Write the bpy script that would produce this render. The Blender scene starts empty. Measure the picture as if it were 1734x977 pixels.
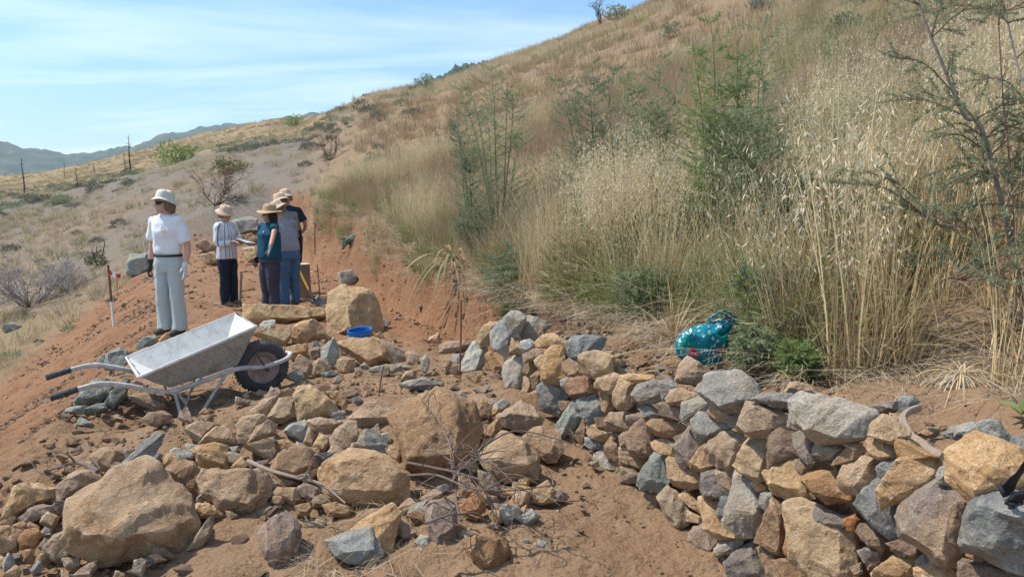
import bpy, bmesh, math, random
import numpy as np
from mathutils import Vector, Matrix, Euler
R = math.radians
random.seed(7); rng = np.random.default_rng(7)
SC = bpy.context.scene
COL = SC.collection

# ------------------------------------------------------------------ camera
EYE = np.array([0.0, 0.0, 1.55]); PITCH = R(8.0); FPX = 1262.0; CX, CY = 867.0, 488.5
cam_d = bpy.data.cameras.new('camera'); cam = bpy.data.objects.new('camera', cam_d); COL.objects.link(cam)
cam.location = EYE; cam.rotation_euler = (math.pi/2 - PITCH, 0, 0)
cam_d.sensor_width = 36; cam_d.lens = 36*FPX/1734; cam_d.clip_start = .05; cam_d.clip_end = 9000
SC.camera = cam
# ------------------------------------------------------------------ sky, sun, exposure
SUN_DIR = Vector((-.74, .16, 1.12)).normalized()
sun_el = math.asin(SUN_DIR.z); sun_az = math.atan2(SUN_DIR.x, SUN_DIR.y)
W = bpy.data.worlds.new('World'); SC.world = W; W.use_nodes = True
nt = W.node_tree; nt.nodes.clear()
def nd(nt, typ, **kw):
    n = nt.nodes.new(typ)
    for k, v in kw.items(): setattr(n, k, v)
    return n
wo = nd(nt, 'ShaderNodeOutputWorld'); bg = nd(nt, 'ShaderNodeBackground'); bg.inputs['Strength'].default_value = .15
sky = nd(nt, 'ShaderNodeTexSky', sky_type='NISHITA', sun_disc=False)
sky.sun_elevation = sun_el; sky.sun_rotation = sun_az; sky.altitude = 700
sky.air_density = 1.0; sky.dust_density = .35; sky.ozone_density = 1.2
tc = nd(nt, 'ShaderNodeTexCoord'); sp = nd(nt, 'ShaderNodeSeparateXYZ'); nt.links.new(tc.outputs['Generated'], sp.inputs[0])
mz = nd(nt, 'ShaderNodeMath', operation='MAXIMUM'); mz.inputs[1].default_value = .02; nt.links.new(sp.outputs['Z'], mz.inputs[0])
az_ = nd(nt, 'ShaderNodeMath', operation='ADD'); az_.inputs[1].default_value = .12; nt.links.new(mz.outputs[0], az_.inputs[0])
dx = nd(nt, 'ShaderNodeMath', operation='DIVIDE'); dy = nd(nt, 'ShaderNodeMath', operation='DIVIDE')
nt.links.new(sp.outputs['X'], dx.inputs[0]); nt.links.new(az_.outputs[0], dx.inputs[1])
nt.links.new(sp.outputs['Y'], dy.inputs[0]); nt.links.new(az_.outputs[0], dy.inputs[1])
cb = nd(nt, 'ShaderNodeCombineXYZ'); nt.links.new(dx.outputs[0], cb.inputs[0]); nt.links.new(dy.outputs[0], cb.inputs[1])
mp = nd(nt, 'ShaderNodeMapping'); mp.inputs['Scale'].default_value = (.55, 1.5, 1); mp.inputs['Rotation'].default_value = (0, 0, R(-14)); mp.inputs['Location'].default_value = (1.7, .3, 0)
nt.links.new(cb.outputs[0], mp.inputs[0])
no = nd(nt, 'ShaderNodeTexNoise'); no.inputs['Scale'].default_value = .95; no.inputs['Detail'].default_value = 7; no.inputs['Roughness'].default_value = .55; no.inputs['Distortion'].default_value = .6
nt.links.new(mp.outputs[0], no.inputs['Vector'])
cr = nd(nt, 'ShaderNodeValToRGB'); cr.color_ramp.elements[0].position = .45; cr.color_ramp.elements[0].color = (0, 0, 0, 1); cr.color_ramp.elements[1].position = .85; cr.color_ramp.elements[1].color = (.75, .75, .75, 1)
nt.links.new(no.outputs['Fac'], cr.inputs[0])
tint = nd(nt, 'ShaderNodeMix', data_type='RGBA', blend_type='MULTIPLY'); tint.inputs[0].default_value = 1; tint.inputs[7].default_value = (.86, 1.02, 1.08, 1)
hz_ = nd(nt, 'ShaderNodeMapRange'); hz_.inputs['From Max'].default_value = .30; hz_.inputs['To Min'].default_value = .56; hz_.inputs['To Max'].default_value = .88; nt.links.new(sp.outputs['Z'], hz_.inputs['Value'])
dm = nd(nt, 'ShaderNodeMix', data_type='RGBA', blend_type='MULTIPLY'); dm.inputs[0].default_value = 1; nt.links.new(sky.outputs[0], dm.inputs[6]); nt.links.new(hz_.outputs[0], dm.inputs[7])
nt.links.new(dm.outputs[2], tint.inputs[6])
mx = nd(nt, 'ShaderNodeMix', data_type='RGBA'); nt.links.new(cr.outputs[0], mx.inputs[0]); nt.links.new(tint.outputs[2], mx.inputs[6]); mx.inputs[7].default_value = (6.4, 6.8, 7.2, 1)
nt.links.new(mx.outputs[2], bg.inputs[0]); nt.links.new(bg.outputs[0], wo.inputs[0])
sl = bpy.data.lights.new('sun', 'SUN'); so = bpy.data.objects.new('sun', sl); COL.objects.link(so)
sl.energy = 3.7; sl.angle = R(.6); sl.color = (1, .955, .88); so.rotation_euler = SUN_DIR.to_track_quat('Z', 'Y').to_euler(); so.location = (-6, 2, 12)
SC.view_settings.view_transform = 'Standard'; SC.view_settings.look = 'None'; SC.view_settings.exposure = .60; SC.view_settings.gamma = 1
SC.render.engine = 'CYCLES'; SC.cycles.use_denoising = True; SC.cycles.max_bounces = 6; SC.cycles.transparent_max_bounces = 8

# ------------------------------------------------------------------ maths helpers
def sst(a, b, x):
    t = np.clip((np.asarray(x, float)-a)/(b-a), 0, 1); return t*t*(3-2*t)
def _h(i, j, k, s):
    n = (i*374761393 + j*668265263 + k*2147483647 + s*974634777) & 0xFFFFFFFF
    n = ((n ^ (n >> 13))*1274126177) & 0xFFFFFFFF
    n = ((n ^ (n >> 16))*2246822519) & 0xFFFFFFFF
    return ((n ^ (n >> 15)) & 0xFFFF)/32767.5 - 1
def vnoise(p, s=0):
    """value noise, p (...,3) -> [-1,1]"""
    p = np.asarray(p, float); f = np.floor(p); i = f.astype(np.int64); t = p-f; t = t*t*(3-2*t)
    r = 0
    for a in (0, 1):
        for b in (0, 1):
            for c in (0, 1):
                w = (t[..., 0] if a else 1-t[..., 0])*(t[..., 1] if b else 1-t[..., 1])*(t[..., 2] if c else 1-t[..., 2])
                r = r + w*_h(i[..., 0]+a, i[..., 1]+b, i[..., 2]+c, s)
    return r
def fbm(p, oct=4, s=0, g=.5):
    p = np.asarray(p, float); r = 0; a = 1
    for o in range(oct):
        r = r+a*vnoise(p*(2.03**o)+o*17.3, s+o); a *= g
    return r
_sp, _cp = math.sin(PITCH), math.cos(PITCH)
def ray(px, py):
    u = (px-CX)/FPX; v = (py-CY)/FPX
    return np.array([u, _cp - v*_sp, -_sp - v*_cp])
def at(px, py, d): return EYE + ray(px, py)*d
def tan_of(px, py):
    r = ray(px, py); return r[0]/r[1], r[2]/r[1]

# ------------------------------------------------------------------ terrain height field
SKY_PX = [(-700, 345), (-250, 318), (0, 298), (60, 293), (110, 284), (200, 262), (260, 247), (330, 229), (420, 209), (490, 199), (530, 197), (560, 189), (620, 162), (690, 148), (735, 143), (800, 118), (850, 97), (950, 66), (1000, 43), (1050, 24), (1090, 8), (1150, -20), (1300, -95), (1734, -260), (2400, -430)]
_E = np.array([tan_of(*p) for p in SKY_PX])
def polydist(x, y, pts):
    pts = np.asarray(pts, float); best = np.full(np.shape(x), 1e9); sgn = np.ones(np.shape(x))
    for (ax, ay), (bx, by) in zip(pts[:-1], pts[1:]):
        ex, ey = bx-ax, by-ay; L = ex*ex+ey*ey
        t = np.clip(((x-ax)*ex+(y-ay)*ey)/L, 0, 1)
        qx, qy = x-(ax+t*ex), y-(ay+t*ey); d = np.hypot(qx, qy)
        s = np.where(ex*qy-ey*qx < 0, 1, -1)
        m = d < best; best = np.where(m, d, best); sgn = np.where(m, s, sgn)
    return best*sgn
WF = [(2.6, -4), (1.75, .2), (1.22, 2.0), (.92, 2.9), (.77, 3.25), (.63, 3.57), (.45, 4.02), (.32, 4.25), (.18, 4.5), (.05, 4.92), (-.10, 5.4), (-.22, 5.8), (-.4, 6.6)]
B2 = [(5.3, -4), (2.95, 1), (2.0, 2.8), (1.45, 3.9), (1.02, 4.8), (.45, 6.1), (.05, 7.1), (-.5, 8.3), (-1.65, 11), (-2.9, 14.8), (-5.4, 20), (-9, 28), (-16, 44)]
LE = [(-2.0, -4), (-2.3, 1), (-2.65, 3.5), (-3.1, 5.3), (-3.75, 7.4), (-5.4, 11), (-8.2, 17), (-11, 23), (-16, 33)]
def Zt(y): return np.interp(y, [0, 2, 2.6, 3.0, 3.45, 3.8, 4.5, 5.5, 6.0], [.85, .76, .70, .66, .62, .55, .52, .53, .40])
def Nat(x, y):
    x = np.asarray(x, float); y = np.asarray(y, float); yv = np.maximum(y, .5); u = np.clip(x/yv, -1.6, 1.6)
    n0 = .37*x+.15*y-.68
    n0 = np.where(n0 < -9, -9+(n0+9)*.3, n0)
    el = np.interp(u, _E[:, 0], _E[:, 1]); Rr = np.interp(u, [-.28, -.22], [190, 75])
    T = np.where(y < Rr, 1.55+y*(el-.05*(1-y/Rr)), 1.55+Rr*el-.22*(y-Rr))
    w = sst(9, 45, y)
    T = np.maximum(T, -45)
    return (1-w)*n0+w*T
def Plat(x, y):
    p = np.interp(y, [-5, 0, 3.0, 3.6, 4.6, 5.3, 6.2, 8.7, 12, 20, 30], [-.2, -.12, -.10, -.05, .06, .07, 0, -.23, -.45, -.62, -.3])
    p = p+.10*np.exp(-((y-4.55)/.55)**2)*sst(-2.6, -2.0, x)*(1-sst(-.1, .45, x))
    p = p-.15*np.exp(-(((x+2.33)/.42)**2+((y-4.93)/.36)**2))-.045*np.exp(-(((x+1.9)/.3)**2+((y-5.5)/.3)**2))
    return p-.03*np.clip(-x-1.5, 0, 2)
def parts_of(x, y, vis=False):
    P = Plat(x, y); d1 = polydist(x, y, WF); d2 = polydist(x, y, B2); dl = -polydist(x, y, LE)
    wy = 1-sst(5.7, 6.3, y)
    a = .16 if vis else 0.
    if vis: P = P-.02*sst(-2.9, -2.3, x)*(1-sst(.1, .5, x))*sst(2.6, 3.0, y)*(1-sst(4.9, 5.3, y))
    step = wy*sst(.10+a, .25+a, d1)*(Zt(y)-(.09 if vis else 0)*sst(.2, .4, d1)*(1-sst(.7, 1.0, d1))-P)
    ey = np.maximum(0, y-24)
    F = P+step-.62*np.maximum(0, dl)-.5*ey
    C = P+step+3.0*np.maximum(0, d2)+.5*ey
    return Nat(x, y), F, C, d1, d2, dl
def H(x, y):
    N, F, C, *_ = parts_of(np.asarray(x, float), np.asarray(y, float)); return np.minimum(np.maximum(N, F), C)
def Hs(x, y): return float(H(np.array([x]), np.array([y]))[0])
_ts = np.concatenate([np.arange(1.0, 12, .01), np.arange(12, 60, .05), np.arange(60, 400, .5)])
def hit(px, py):
    r = ray(px, py); q = EYE[None]+_ts[:, None]*r[None]
    b = q[:, 2] < H(q[:, 0], q[:, 1]); k = int(np.argmax(b)) if b.any() else len(_ts)-1
    return q[k], _ts[k]

# ------------------------------------------------------------------ object helpers
def link(o, parent=None):
    COL.objects.link(o)
    if parent is not None: o.parent = parent
    return o
def mesh_obj(name, me, mat=None, parent=None):
    o = bpy.data.objects.new(name, me)
    if mat is not None and not me.materials: me.materials.append(mat)
    return link(o, parent)
def tag(o, label=None, cat=None, group=None, kind=None):
    if label: o['label'] = label
    if cat: o['category'] = cat
    if group: o['group'] = group
    if kind: o['kind'] = kind
    return o
def thing(name, label, cat, loc=(0, 0, 0), rot=(0, 0, 0), group=None):
    o = bpy.data.objects.new(name, None); o.empty_display_size = .1; link(o)
    o.location = loc; o.rotation_euler = rot
    return tag(o, label, cat, group)
def from_np(name, v, f, smooth=True):
    me = bpy.data.meshes.new(name); me.from_pydata([tuple(a) for a in v], [], [tuple(a) for a in f]); me.update()
    if smooth: me.shade_smooth()
    return me
def fast_mesh(name, V, F, smooth=False, mats=None, mi=None):
    """V (n,3), F (m,k) all the same k"""
    V = np.asarray(V, np.float32); F = np.asarray(F, np.int32); m, k = F.shape
    me = bpy.data.meshes.new(name); me.vertices.add(len(V)); me.vertices.foreach_set('co', V.ravel())
    me.loops.add(m*k); me.loops.foreach_set('vertex_index', F.ravel())
    me.polygons.add(m); me.polygons.foreach_set('loop_start', np.arange(0, m*k, k, dtype=np.int32))
    if mats:
        for a in mats: me.materials.append(a)
    if mi is not None: me.polygons.foreach_set('material_index', np.asarray(mi, np.int32))
    me.polygons.foreach_set('use_smooth', np.full(m, smooth)); me.update(calc_edges=True); return me
class MB:
    """collects simple solids into one mesh"""
    def __init__(s): s.v = []; s.f = []
    def add(s, v, f):
        n = len(s.v); s.v += [tuple(map(float, a)) for a in v]; s.f += [tuple(i+n for i in q) for q in f]; return s
    def tube(s, pts, rad, n=8, cap=True, sq=None):
        pts = [np.asarray(p, float) for p in pts]; m = len(pts)
        rad = [rad]*m if np.isscalar(rad) else list(rad)
        t0 = pts[1]-pts[0]; t0 /= np.linalg.norm(t0)+1e-9
        a = np.array([0, 0, 1.]) if abs(t0[2]) < .9 else np.array([1., 0, 0])
        nrm = np.cross(t0, a); nrm /= np.linalg.norm(nrm); v = []; f = []
        for i in range(m):
            t = pts[min(i+1, m-1)]-pts[max(i-1, 0)]; t /= np.linalg.norm(t)+1e-9
            nrm = nrm-t*nrm.dot(t); nrm /= np.linalg.norm(nrm)+1e-9; b = np.cross(t, nrm)
            for k in range(n):
                q = 2*math.pi*k/n; v.append(pts[i]+rad[i]*(math.cos(q)*nrm+math.sin(q)*b))
        for i in range(m-1):
            for k in range(n):
                k2 = (k+1) % n; f.append((i*n+k, i*n+k2, (i+1)*n+k2, (i+1)*n+k))
        if cap: f.append(tuple(range(n))[::-1]); f.append(tuple((m-1)*n+k for k in range(n)))
        return s.add(v, f)
    def lathe(s, prof, n=24, M=None, wob=None):
        v = []; f = []; m = len(prof)
        for i, (r, z) in enumerate(prof):
            for k in range(n):
                a = 2*math.pi*k/n; p = np.array([r*math.cos(a), r*math.sin(a), z])
                if wob is not None: p = wob(p, a, i)
                v.append(p)
        for i in range(m-1):
            for k in range(n):
                k2 = (k+1) % n; f.append((i*n+k, i*n+k2, (i+1)*n+k2, (i+1)*n+k))
        if M is not None: v = [tuple(M @ Vector(p)) for p in v]
        return s.add(v, f)
    def box(s, c, h, M=None):
        v = [(c[0]+a*h[0], c[1]+b*h[1], c[2]+d*h[2]) for a in (-1, 1) for b in (-1, 1) for d in (-1, 1)]
        if M is not None: v = [tuple(M @ Vector(p)) for p in v]
        return s.add(v, [(0, 1, 3, 2), (4, 6, 7, 5), (0, 4, 5, 1), (2, 3, 7, 6), (0, 2, 6, 4), (1, 5, 7, 3)])
    def mesh(s, name, smooth=True, ang=40):
        me = from_np(name, s.v, s.f, smooth)
        if smooth and ang: me.set_sharp_from_angle(angle=R(ang))
        return me
    def build(s, name, mat, parent=None, smooth=True, ang=40):
        return mesh_obj(name, s.mesh(name, smooth, ang), mat, parent)
# ------------------------------------------------------------------ materials
def new_mat(name):
    m = bpy.data.materials.new(name); m.use_nodes = True; t = m.node_tree
    b = t.nodes['Principled BSDF']; return m, t, b
def L(t, a, b): t.links.new(a, b)
def noise(t, vec, scale, detail=4, rough=.55, dist=0):
    n = nd(t, 'ShaderNodeTexNoise'); n.inputs['Scale'].default_value = scale; n.inputs['Detail'].default_value = detail
    n.inputs['Roughness'].default_value = rough; n.inputs['Distortion'].default_value = dist
    if vec is not None: L(t, vec, n.inputs['Vector'])
    return n.outputs['Fac']
def ramp(t, fac, *st):
    r = nd(t, 'ShaderNodeValToRGB'); e = r.color_ramp.elements
    while len(e) < len(st): e.new(.5)
    for el, (p, c) in zip(e, st): el.position = p; el.color = (*(c if not np.isscalar(c) else (c, c, c)), 1)
    L(t, fac, r.inputs[0]); return r.outputs[0]
def mixc(t, fac, a, b, mode='MIX'):
    m = nd(t, 'ShaderNodeMix', data_type='RGBA', blend_type=mode)
    for s, v in ((0, fac), (6, a), (7, b)):
        if isinstance(v, (int, float)): m.inputs[s].default_value = v
        elif isinstance(v, tuple): m.inputs[s].default_value = (*v, 1)
        else: L(t, v, m.inputs[s])
    return m.outputs[2]
def math_(t, op, a, b=None):
    m = nd(t, 'ShaderNodeMath', operation=op)
    for i, v in enumerate((a, b)):
        if v is None: continue
        if isinstance(v, (int, float)): m.inputs[i].default_value = v
        else: L(t, v, m.inputs[i])
    return m.outputs[0]
def bump(t, b, h, strength=.5, dist=.01, prev=None):
    n = nd(t, 'ShaderNodeBump'); n.inputs['Strength'].default_value = strength; n.inputs['Distance'].default_value = dist
    L(t, h, n.inputs['Height'])
    if prev is not None: L(t, prev, n.inputs['Normal'])
    if b is not None: L(t, n.outputs[0], b.inputs['Normal'])
    return n.outputs[0]
def objvec(t, rnd=True):
    tc = nd(t, 'ShaderNodeTexCoord')
    if not rnd: return tc.outputs['Object'], None
    oi = nd(t, 'ShaderNodeObjectInfo'); ml = nd(t, 'ShaderNodeVectorMath', operation='SCALE')
    cb = nd(t, 'ShaderNodeCombineXYZ'); L(t, oi.outputs['Random'], cb.inputs[0]); L(t, math_(t, 'MULTIPLY', oi.outputs['Random'], 7.3), cb.inputs[1]); cb.inputs[2].default_value = .2
    L(t, cb.outputs[0], ml.inputs[0]); ml.inputs['Scale'].default_value = 31
    ad = nd(t, 'ShaderNodeVectorMath', operation='ADD'); L(t, tc.outputs['Object'], ad.inputs[0]); L(t, ml.outputs[0], ad.inputs[1])
    return ad.outputs[0], oi.outputs['Random']
def rock_mat(name, c1, c2, c3, vein=.35, patch=(.45, .62), veincol=(.62, .56, .46), dust=(.42, .27, .15), dustamt=.5):
    m, t, b = new_mat(name); v, rnd = objvec(t)
    big = noise(t, v, 5, 5, .6, .4); mid = noise(t, v, 22, 6, .65); fine = noise(t, v, 130, 5, .7)
    col = mixc(t, ramp(t, big, (patch[0], 0.), (patch[1], 1.)), c1, c2)
    col = mixc(t, ramp(t, mid, (.5, 0.), (.72, .8)), col, c3)
    du = noise(t, v, 3.3, 4, .6); col = mixc(t, ramp(t, du, (.46, 0.), (.66, dustamt)), col, dust)
    # pale scratches and veins
    vo = nd(t, 'ShaderNodeTexVoronoi', feature='DISTANCE_TO_EDGE'); vo.inputs['Scale'].default_value = 9
    ds = nd(t, 'ShaderNodeVectorMath', operation='ADD'); nv = nd(t, 'ShaderNodeTexNoise'); nv.inputs['Scale'].default_value = 6; nv.inputs['Detail'].default_value = 4; L(t, v, nv.inputs['Vector'])
    sc = nd(t, 'ShaderNodeVectorMath', operation='SCALE'); sc.inputs['Scale'].default_value = .35; L(t, nv.outputs['Color'], sc.inputs[0]); L(t, v, ds.inputs[0]); L(t, sc.outputs[0], ds.inputs[1]); L(t, ds.outputs[0], vo.inputs['Vector'])
    line = ramp(t, vo.outputs['Distance'], (.0, 1.), (.035, 0.)); msk = ramp(t, noise(t, v, 7, 4, .6, 1), (.52, 0.), (.64, 1.))
    fl = ramp(t, noise(t, v, 45, 3, .6), (.66, 0.), (.70, .7))
    lf = math_(t, 'MULTIPLY', math_(t, 'MULTIPLY', line, msk), vein); lf = math_(t, 'ADD', lf, math_(t, 'MULTIPLY', fl, vein*.55))
    col = mixc(t, lf, col, veincol)
    col = mixc(t, 1., col, ramp(t, fine, (.28, .62), (.72, 1.30)), 'MULTIPLY')
    st_ = noise(t, v, 11, 6, .7, .8); col = mixc(t, ramp(t, st_, (.56, 0.), (.68, .55)), col, tuple(x*.55 for x in c2))
    ge = nd(t, 'ShaderNodeNewGeometry'); col = mixc(t, ramp(t, ge.outputs['Pointiness'], (.515, 0.), (.58, .5)), col, tuple(min(.7, x*1.45) for x in c3))
    vb = nd(t, 'ShaderNodeHueSaturation'); L(t, col, vb.inputs['Color']); L(t, math_(t, 'ADD', math_(t, 'MULTIPLY', rnd, .42), .80), vb.inputs['Value']); L(t, math_(t, 'ADD', math_(t, 'MULTIPLY', rnd, .3), .83), vb.inputs['Saturation'])
    L(t, vb.outputs[0], b.inputs['Base Color']); b.inputs['Roughness'].default_value = .9; b.inputs['Specular IOR Level'].default_value = .25
    n1 = bump(t, None, mid, .9, .03); n2 = bump(t, None, fine, .8, .008, n1); bump(t, b, vo.outputs['Distance'], .4, .015, n2)
    return m
M = {}
M['o'] = rock_mat('ochre_stone', (.455, .295, .17), (.335, .195, .10), (.53, .39, .25), .8)
M['t'] = rock_mat('tan_grey_stone', (.435, .30, .175), (.31, .22, .135), (.50, .38, .25), .5)
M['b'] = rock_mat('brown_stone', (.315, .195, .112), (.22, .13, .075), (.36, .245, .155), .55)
M['r'] = rock_mat('rust_stone', (.36, .175, .085), (.25, .11, .055), (.42, .26, .15), .4)
M['g'] = rock_mat('grey_stone', (.325, .295, .25), (.235, .215, .19), (.41, .375, .315), .45, dustamt=.6, dust=(.37, .265, .165))
M['u'] = rock_mat('blue_grey_stone', (.265, .26, .235), (.19, .19, .175), (.37, .36, .32), .5, dustamt=.5, dust=(.34, .26, .18))
M['v'] = rock_mat('green_grey_stone', (.285, .295, .25), (.205, .22, .19), (.39, .385, .33), .5, dustamt=.5, dust=(.37, .275, .18))
M['w'] = rock_mat('pale_veined_stone', (.42, .395, .33), (.28, .285, .26), (.53, .49, .41), .9, veincol=(.17, .18, .165), dustamt=.5, dust=(.42, .29, .175))
M['p'] = rock_mat('pinkish_brown_stone', (.31, .22, .165), (.23, .16, .12), (.40, .31, .24), .6)
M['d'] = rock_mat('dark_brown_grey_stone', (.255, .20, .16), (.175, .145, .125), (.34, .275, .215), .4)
M['e'] = rock_mat('earth_clod', (.29, .175, .10), (.225, .13, .07), (.34, .22, .135), .0)

def simple(name, col, rough=.7, noise_s=0, amt=.25, bump_s=0, bump_d=.002, metal=0, spec=.3, tr=0, rnd=0):
    m, t, b = new_mat(name); c = None
    if noise_s:
        v, _ = objvec(t, False); f = noise(t, v, noise_s, 5, .6)
        c = mixc(t, ramp(t, f, (.3, 0.), (.7, 1.)), tuple(x*(1-amt) for x in col), tuple(min(1, x*(1+amt)) for x in col))
        if bump_s: bump(t, b, noise(t, v, bump_s, 4, .6), .5, bump_d)
    if rnd:
        oi = nd(t, 'ShaderNodeObjectInfo'); hs = nd(t, 'ShaderNodeHueSaturation')
        if c is None: hs.inputs['Color'].default_value = (*col, 1)
        else: L(t, c, hs.inputs['Color'])
        L(t, math_(t, 'ADD', math_(t, 'MULTIPLY', oi.outputs['Random'], rnd*2), 1-rnd), hs.inputs['Value']); c = hs.outputs[0]
    if c is None: b.inputs['Base Color'].default_value = (*col, 1)
    else: L(t, c, b.inputs['Base Color'])
    b.inputs['Roughness'].default_value = rough; b.inputs['Metallic'].default_value = metal; b.inputs['Specular IOR Level'].default_value = spec
    if tr:
        tl = nd(t, 'ShaderNodeBsdfTranslucent'); ms = nd(t, 'ShaderNodeMixShader'); ms.inputs[0].default_value = tr
        if c is None: tl.inputs[0].default_value = (*col, 1)
        else: L(t, c, tl.inputs[0])
        o = t.nodes['Material Output']; L(t, b.outputs[0], ms.inputs[1]); L(t, tl.outputs[0], ms.inputs[2]); L(t, ms.outputs[0], o.inputs[0])
    return m
# ------------------------------------------------------------------ the ground: one sheet out to the horizon
ys = [-9, -7, -5, -3.5, -2.4, -1.5, -.8, -.2, .3, .7, 1.0]
y = 1.2
while y < 60: ys.append(y); y += max(.022, .0068*y)
while y < 3600: ys.append(y); y *= 1.035
ys = np.array(ys); us = np.linspace(-1.25, 1.25, 500)
us = np.sign(us)*np.abs(us/1.25)**1.12*1.25
Yg = np.repeat(ys[:, None], len(us), 1); Xg = us[None]*(np.maximum(Yg, 1)+3.2)
N_, F_, C_, d1_, d2_, dl_ = parts_of(Xg, Yg, True)
Zg = np.minimum(np.maximum(N_, F_), C_)
P3 = np.stack([Xg, Yg, Yg*0], -1)
d2n = d2_+.16*fbm(P3*3.2, 3, 61)
worked = (1-sst(-.05, .08, d2n))*np.where(dl_ > 0, 1-sst(0, .3, N_-F_), 1)*(1-sst(23, 26, Yg+.8*fbm(P3*.8, 3, 77)))     # platform and spoil: bare dug earth
scarp = sst(-.05, .08, d2n)*(1-sst(-.05, .35, C_-N_+.25))
shelf = sst(.1, .3, d1_)*(1-sst(-.1, .5, d2_))*(1-sst(5.8, 6.4, Yg))
near = 1-sst(14, 30, Yg)
rough = .022*fbm(P3*5.5, 4, 3)+.03*fbm(P3*1.6, 3, 9)
clod = np.abs(fbm(P3*13, 3, 21)); rough = rough+.012*(clod-.4)
spoil = sst(-.4, .6, dl_)*worked
Zg = Zg+near*(worked*rough*(1.25+.9*spoil)+scarp*.11*fbm(P3*np.array([4, 4, 1])+Zg[..., None]*5, 5, 5)+(1-worked)*(.04*fbm(P3*2.2, 4, 13)))
Zg = Zg+sst(14, 45, Yg)*(.35*fbm(P3*.22, 4, 31)*np.clip(Yg/60, 0, 1)+.12*fbm(P3*.9, 3, 41))*(1-worked)*(1-sst(300, 500, Yg))
V = np.stack([Xg, Yg, Zg], -1).reshape(-1, 3)
nr, nc = Yg.shape; i0 = (np.arange(nr-1)[:, None]*nc+np.arange(nc-1)[None]).ravel()
ground_me = fast_mesh('ground', V, np.stack([i0, i0+1, i0+nc+1, i0+nc], 1), smooth=True)
red = np.clip(sst(-.3, .5, dl_)+scarp*1.2+sst(6.5, 9, Yg)*.75+sst(-.9, -.2, d2_)*sst(6, 7, Yg), 0, 1)
# the hillside: grey gravelly shoulder, yellow far slope, brown grass elsewhere
ug = Xg/np.maximum(Yg, .5)
pxg = CX+ug*FPX*.99
greyz = np.clip(sst(.25, .6, (fbm(P3*.06, 3, 51)*.35+.55))*(1-sst(520, 640, pxg+1.6*(60-np.minimum(Yg, 60))))*(1-sst(70, 110, Yg)), 0, 1)*sst(16, 26, Yg)
yel = sst(70, 105, Yg)*(1-sst(560, 640, pxg))
def add_attr(me, name, arr):
    a = me.attributes.new(name, 'FLOAT', 'POINT'); a.data.foreach_set('value', np.asarray(arr, np.float32).ravel())
for n_, a_ in (('dug', np.clip(worked+scarp+shelf*.75, 0, 1)), ('red', red), ('grey', greyz), ('yellow', yel)): add_attr(ground_me, n_, a_)
def nd_noise(t, v):
    q = nd(t, 'ShaderNodeTexNoise'); q.inputs['Scale'].default_value = 9; q.inputs['Detail'].default_value = 3; L(t, v, q.inputs['Vector']); return q.outputs['Color']
m, t, b = new_mat('hillside_earth'); v, _ = objvec(t, False)
def at_(n):
    a = nd(t, 'ShaderNodeAttribute'); a.attribute_name = n; return a.outputs['Fac']
n1 = noise(t, v, 1.7, 6, .6); n2 = noise(t, v, 14, 6, .65); n3 = noise(t, v, 85, 5, .7); n0 = noise(t, v, .09, 6, .6)
tan_c = mixc(t, ramp(t, n1, (.35, 0.), (.7, 1.)), (.35, .225, .132), (.285, .172, .097))
red_c = mixc(t, ramp(t, n1, (.35, 0.), (.7, 1.)), (.325, .175, .095), (.245, .12, .06))
dug_c = mixc(t, at_('red'), tan_c, red_c)
dug_c = mixc(t, ramp(t, n3, (.60, 0.), (.72, .55)), dug_c, (.38, .25, .15))
soil = mixc(t, ramp(t, n2, (.4, 0.), (.65, 1.)), (.25, .165, .095), (.33, .235, .14))
soil = mixc(t, ramp(t, n1, (.5, 0.), (.7, .7)), soil, (.24, .165, .105))
soil = mixc(t, ramp(t, n0, (.42, 0.), (.62, .55)), soil, (.245, .18, .122))
gr = mixc(t, ramp(t, n2, (.42, 0.), (.6, 1.)), (.175, .14, .112), (.25, .21, .168))
gr = mixc(t, ramp(t, noise(t, v, .7, 6, .65), (.5, 0.), (.68, .7)), gr, (.175, .165, .12))
soil = mixc(t, at_('grey'), soil, gr)
ye = mixc(t, ramp(t, noise(t, v, .12, 6, .6), (.4, 0.), (.65, 1.)), (.35, .25, .13), (.27, .19, .105))
ye = mixc(t, ramp(t, noise(t, v, .55, 5, .6), (.52, 0.), (.66, .65)), ye, (.22, .20, .11))
soil = mixc(t, at_('yellow'), soil, ye)
col = mixc(t, at_('dug'), soil, dug_c)
col = mixc(t, 1., col, ramp(t, n3, (.25, .78), (.75, 1.18)), 'MULTIPLY')
L(t, col, b.inputs['Base Color']); b.inputs['Roughness'].default_value = .95; b.inputs['Specular IOR Level'].default_value = .15
vor = nd(t, 'ShaderNodeTexVoronoi'); vor.inputs['Scale'].default_value = 38; L(t, v, vor.inputs['Vector'])
vor2 = nd(t, 'ShaderNodeTexVoronoi'); vor2.inputs['Scale'].default_value = 17; vor2.inputs['Randomness'].default_value = 1; L(t, mixc(t, .12, v, nd_noise(t, v)), vor2.inputs['Vector'])
q1 = bump(t, None, n2, .9, .05); q2 = bump(t, None, n3, .9, .012, q1); q3 = bump(t, None, math_(t, 'MULTIPLY', vor2.outputs['Distance'], at_('dug')), .45, -.02, q2); bump(t, b, vor.outputs['Distance'], .5, -.012, q3)
M['ground'] = m
ground = mesh_obj('ground', ground_me, m); tag(ground, 'red brown dug earth and dry hillside rising to the right', kind='structure')

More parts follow.
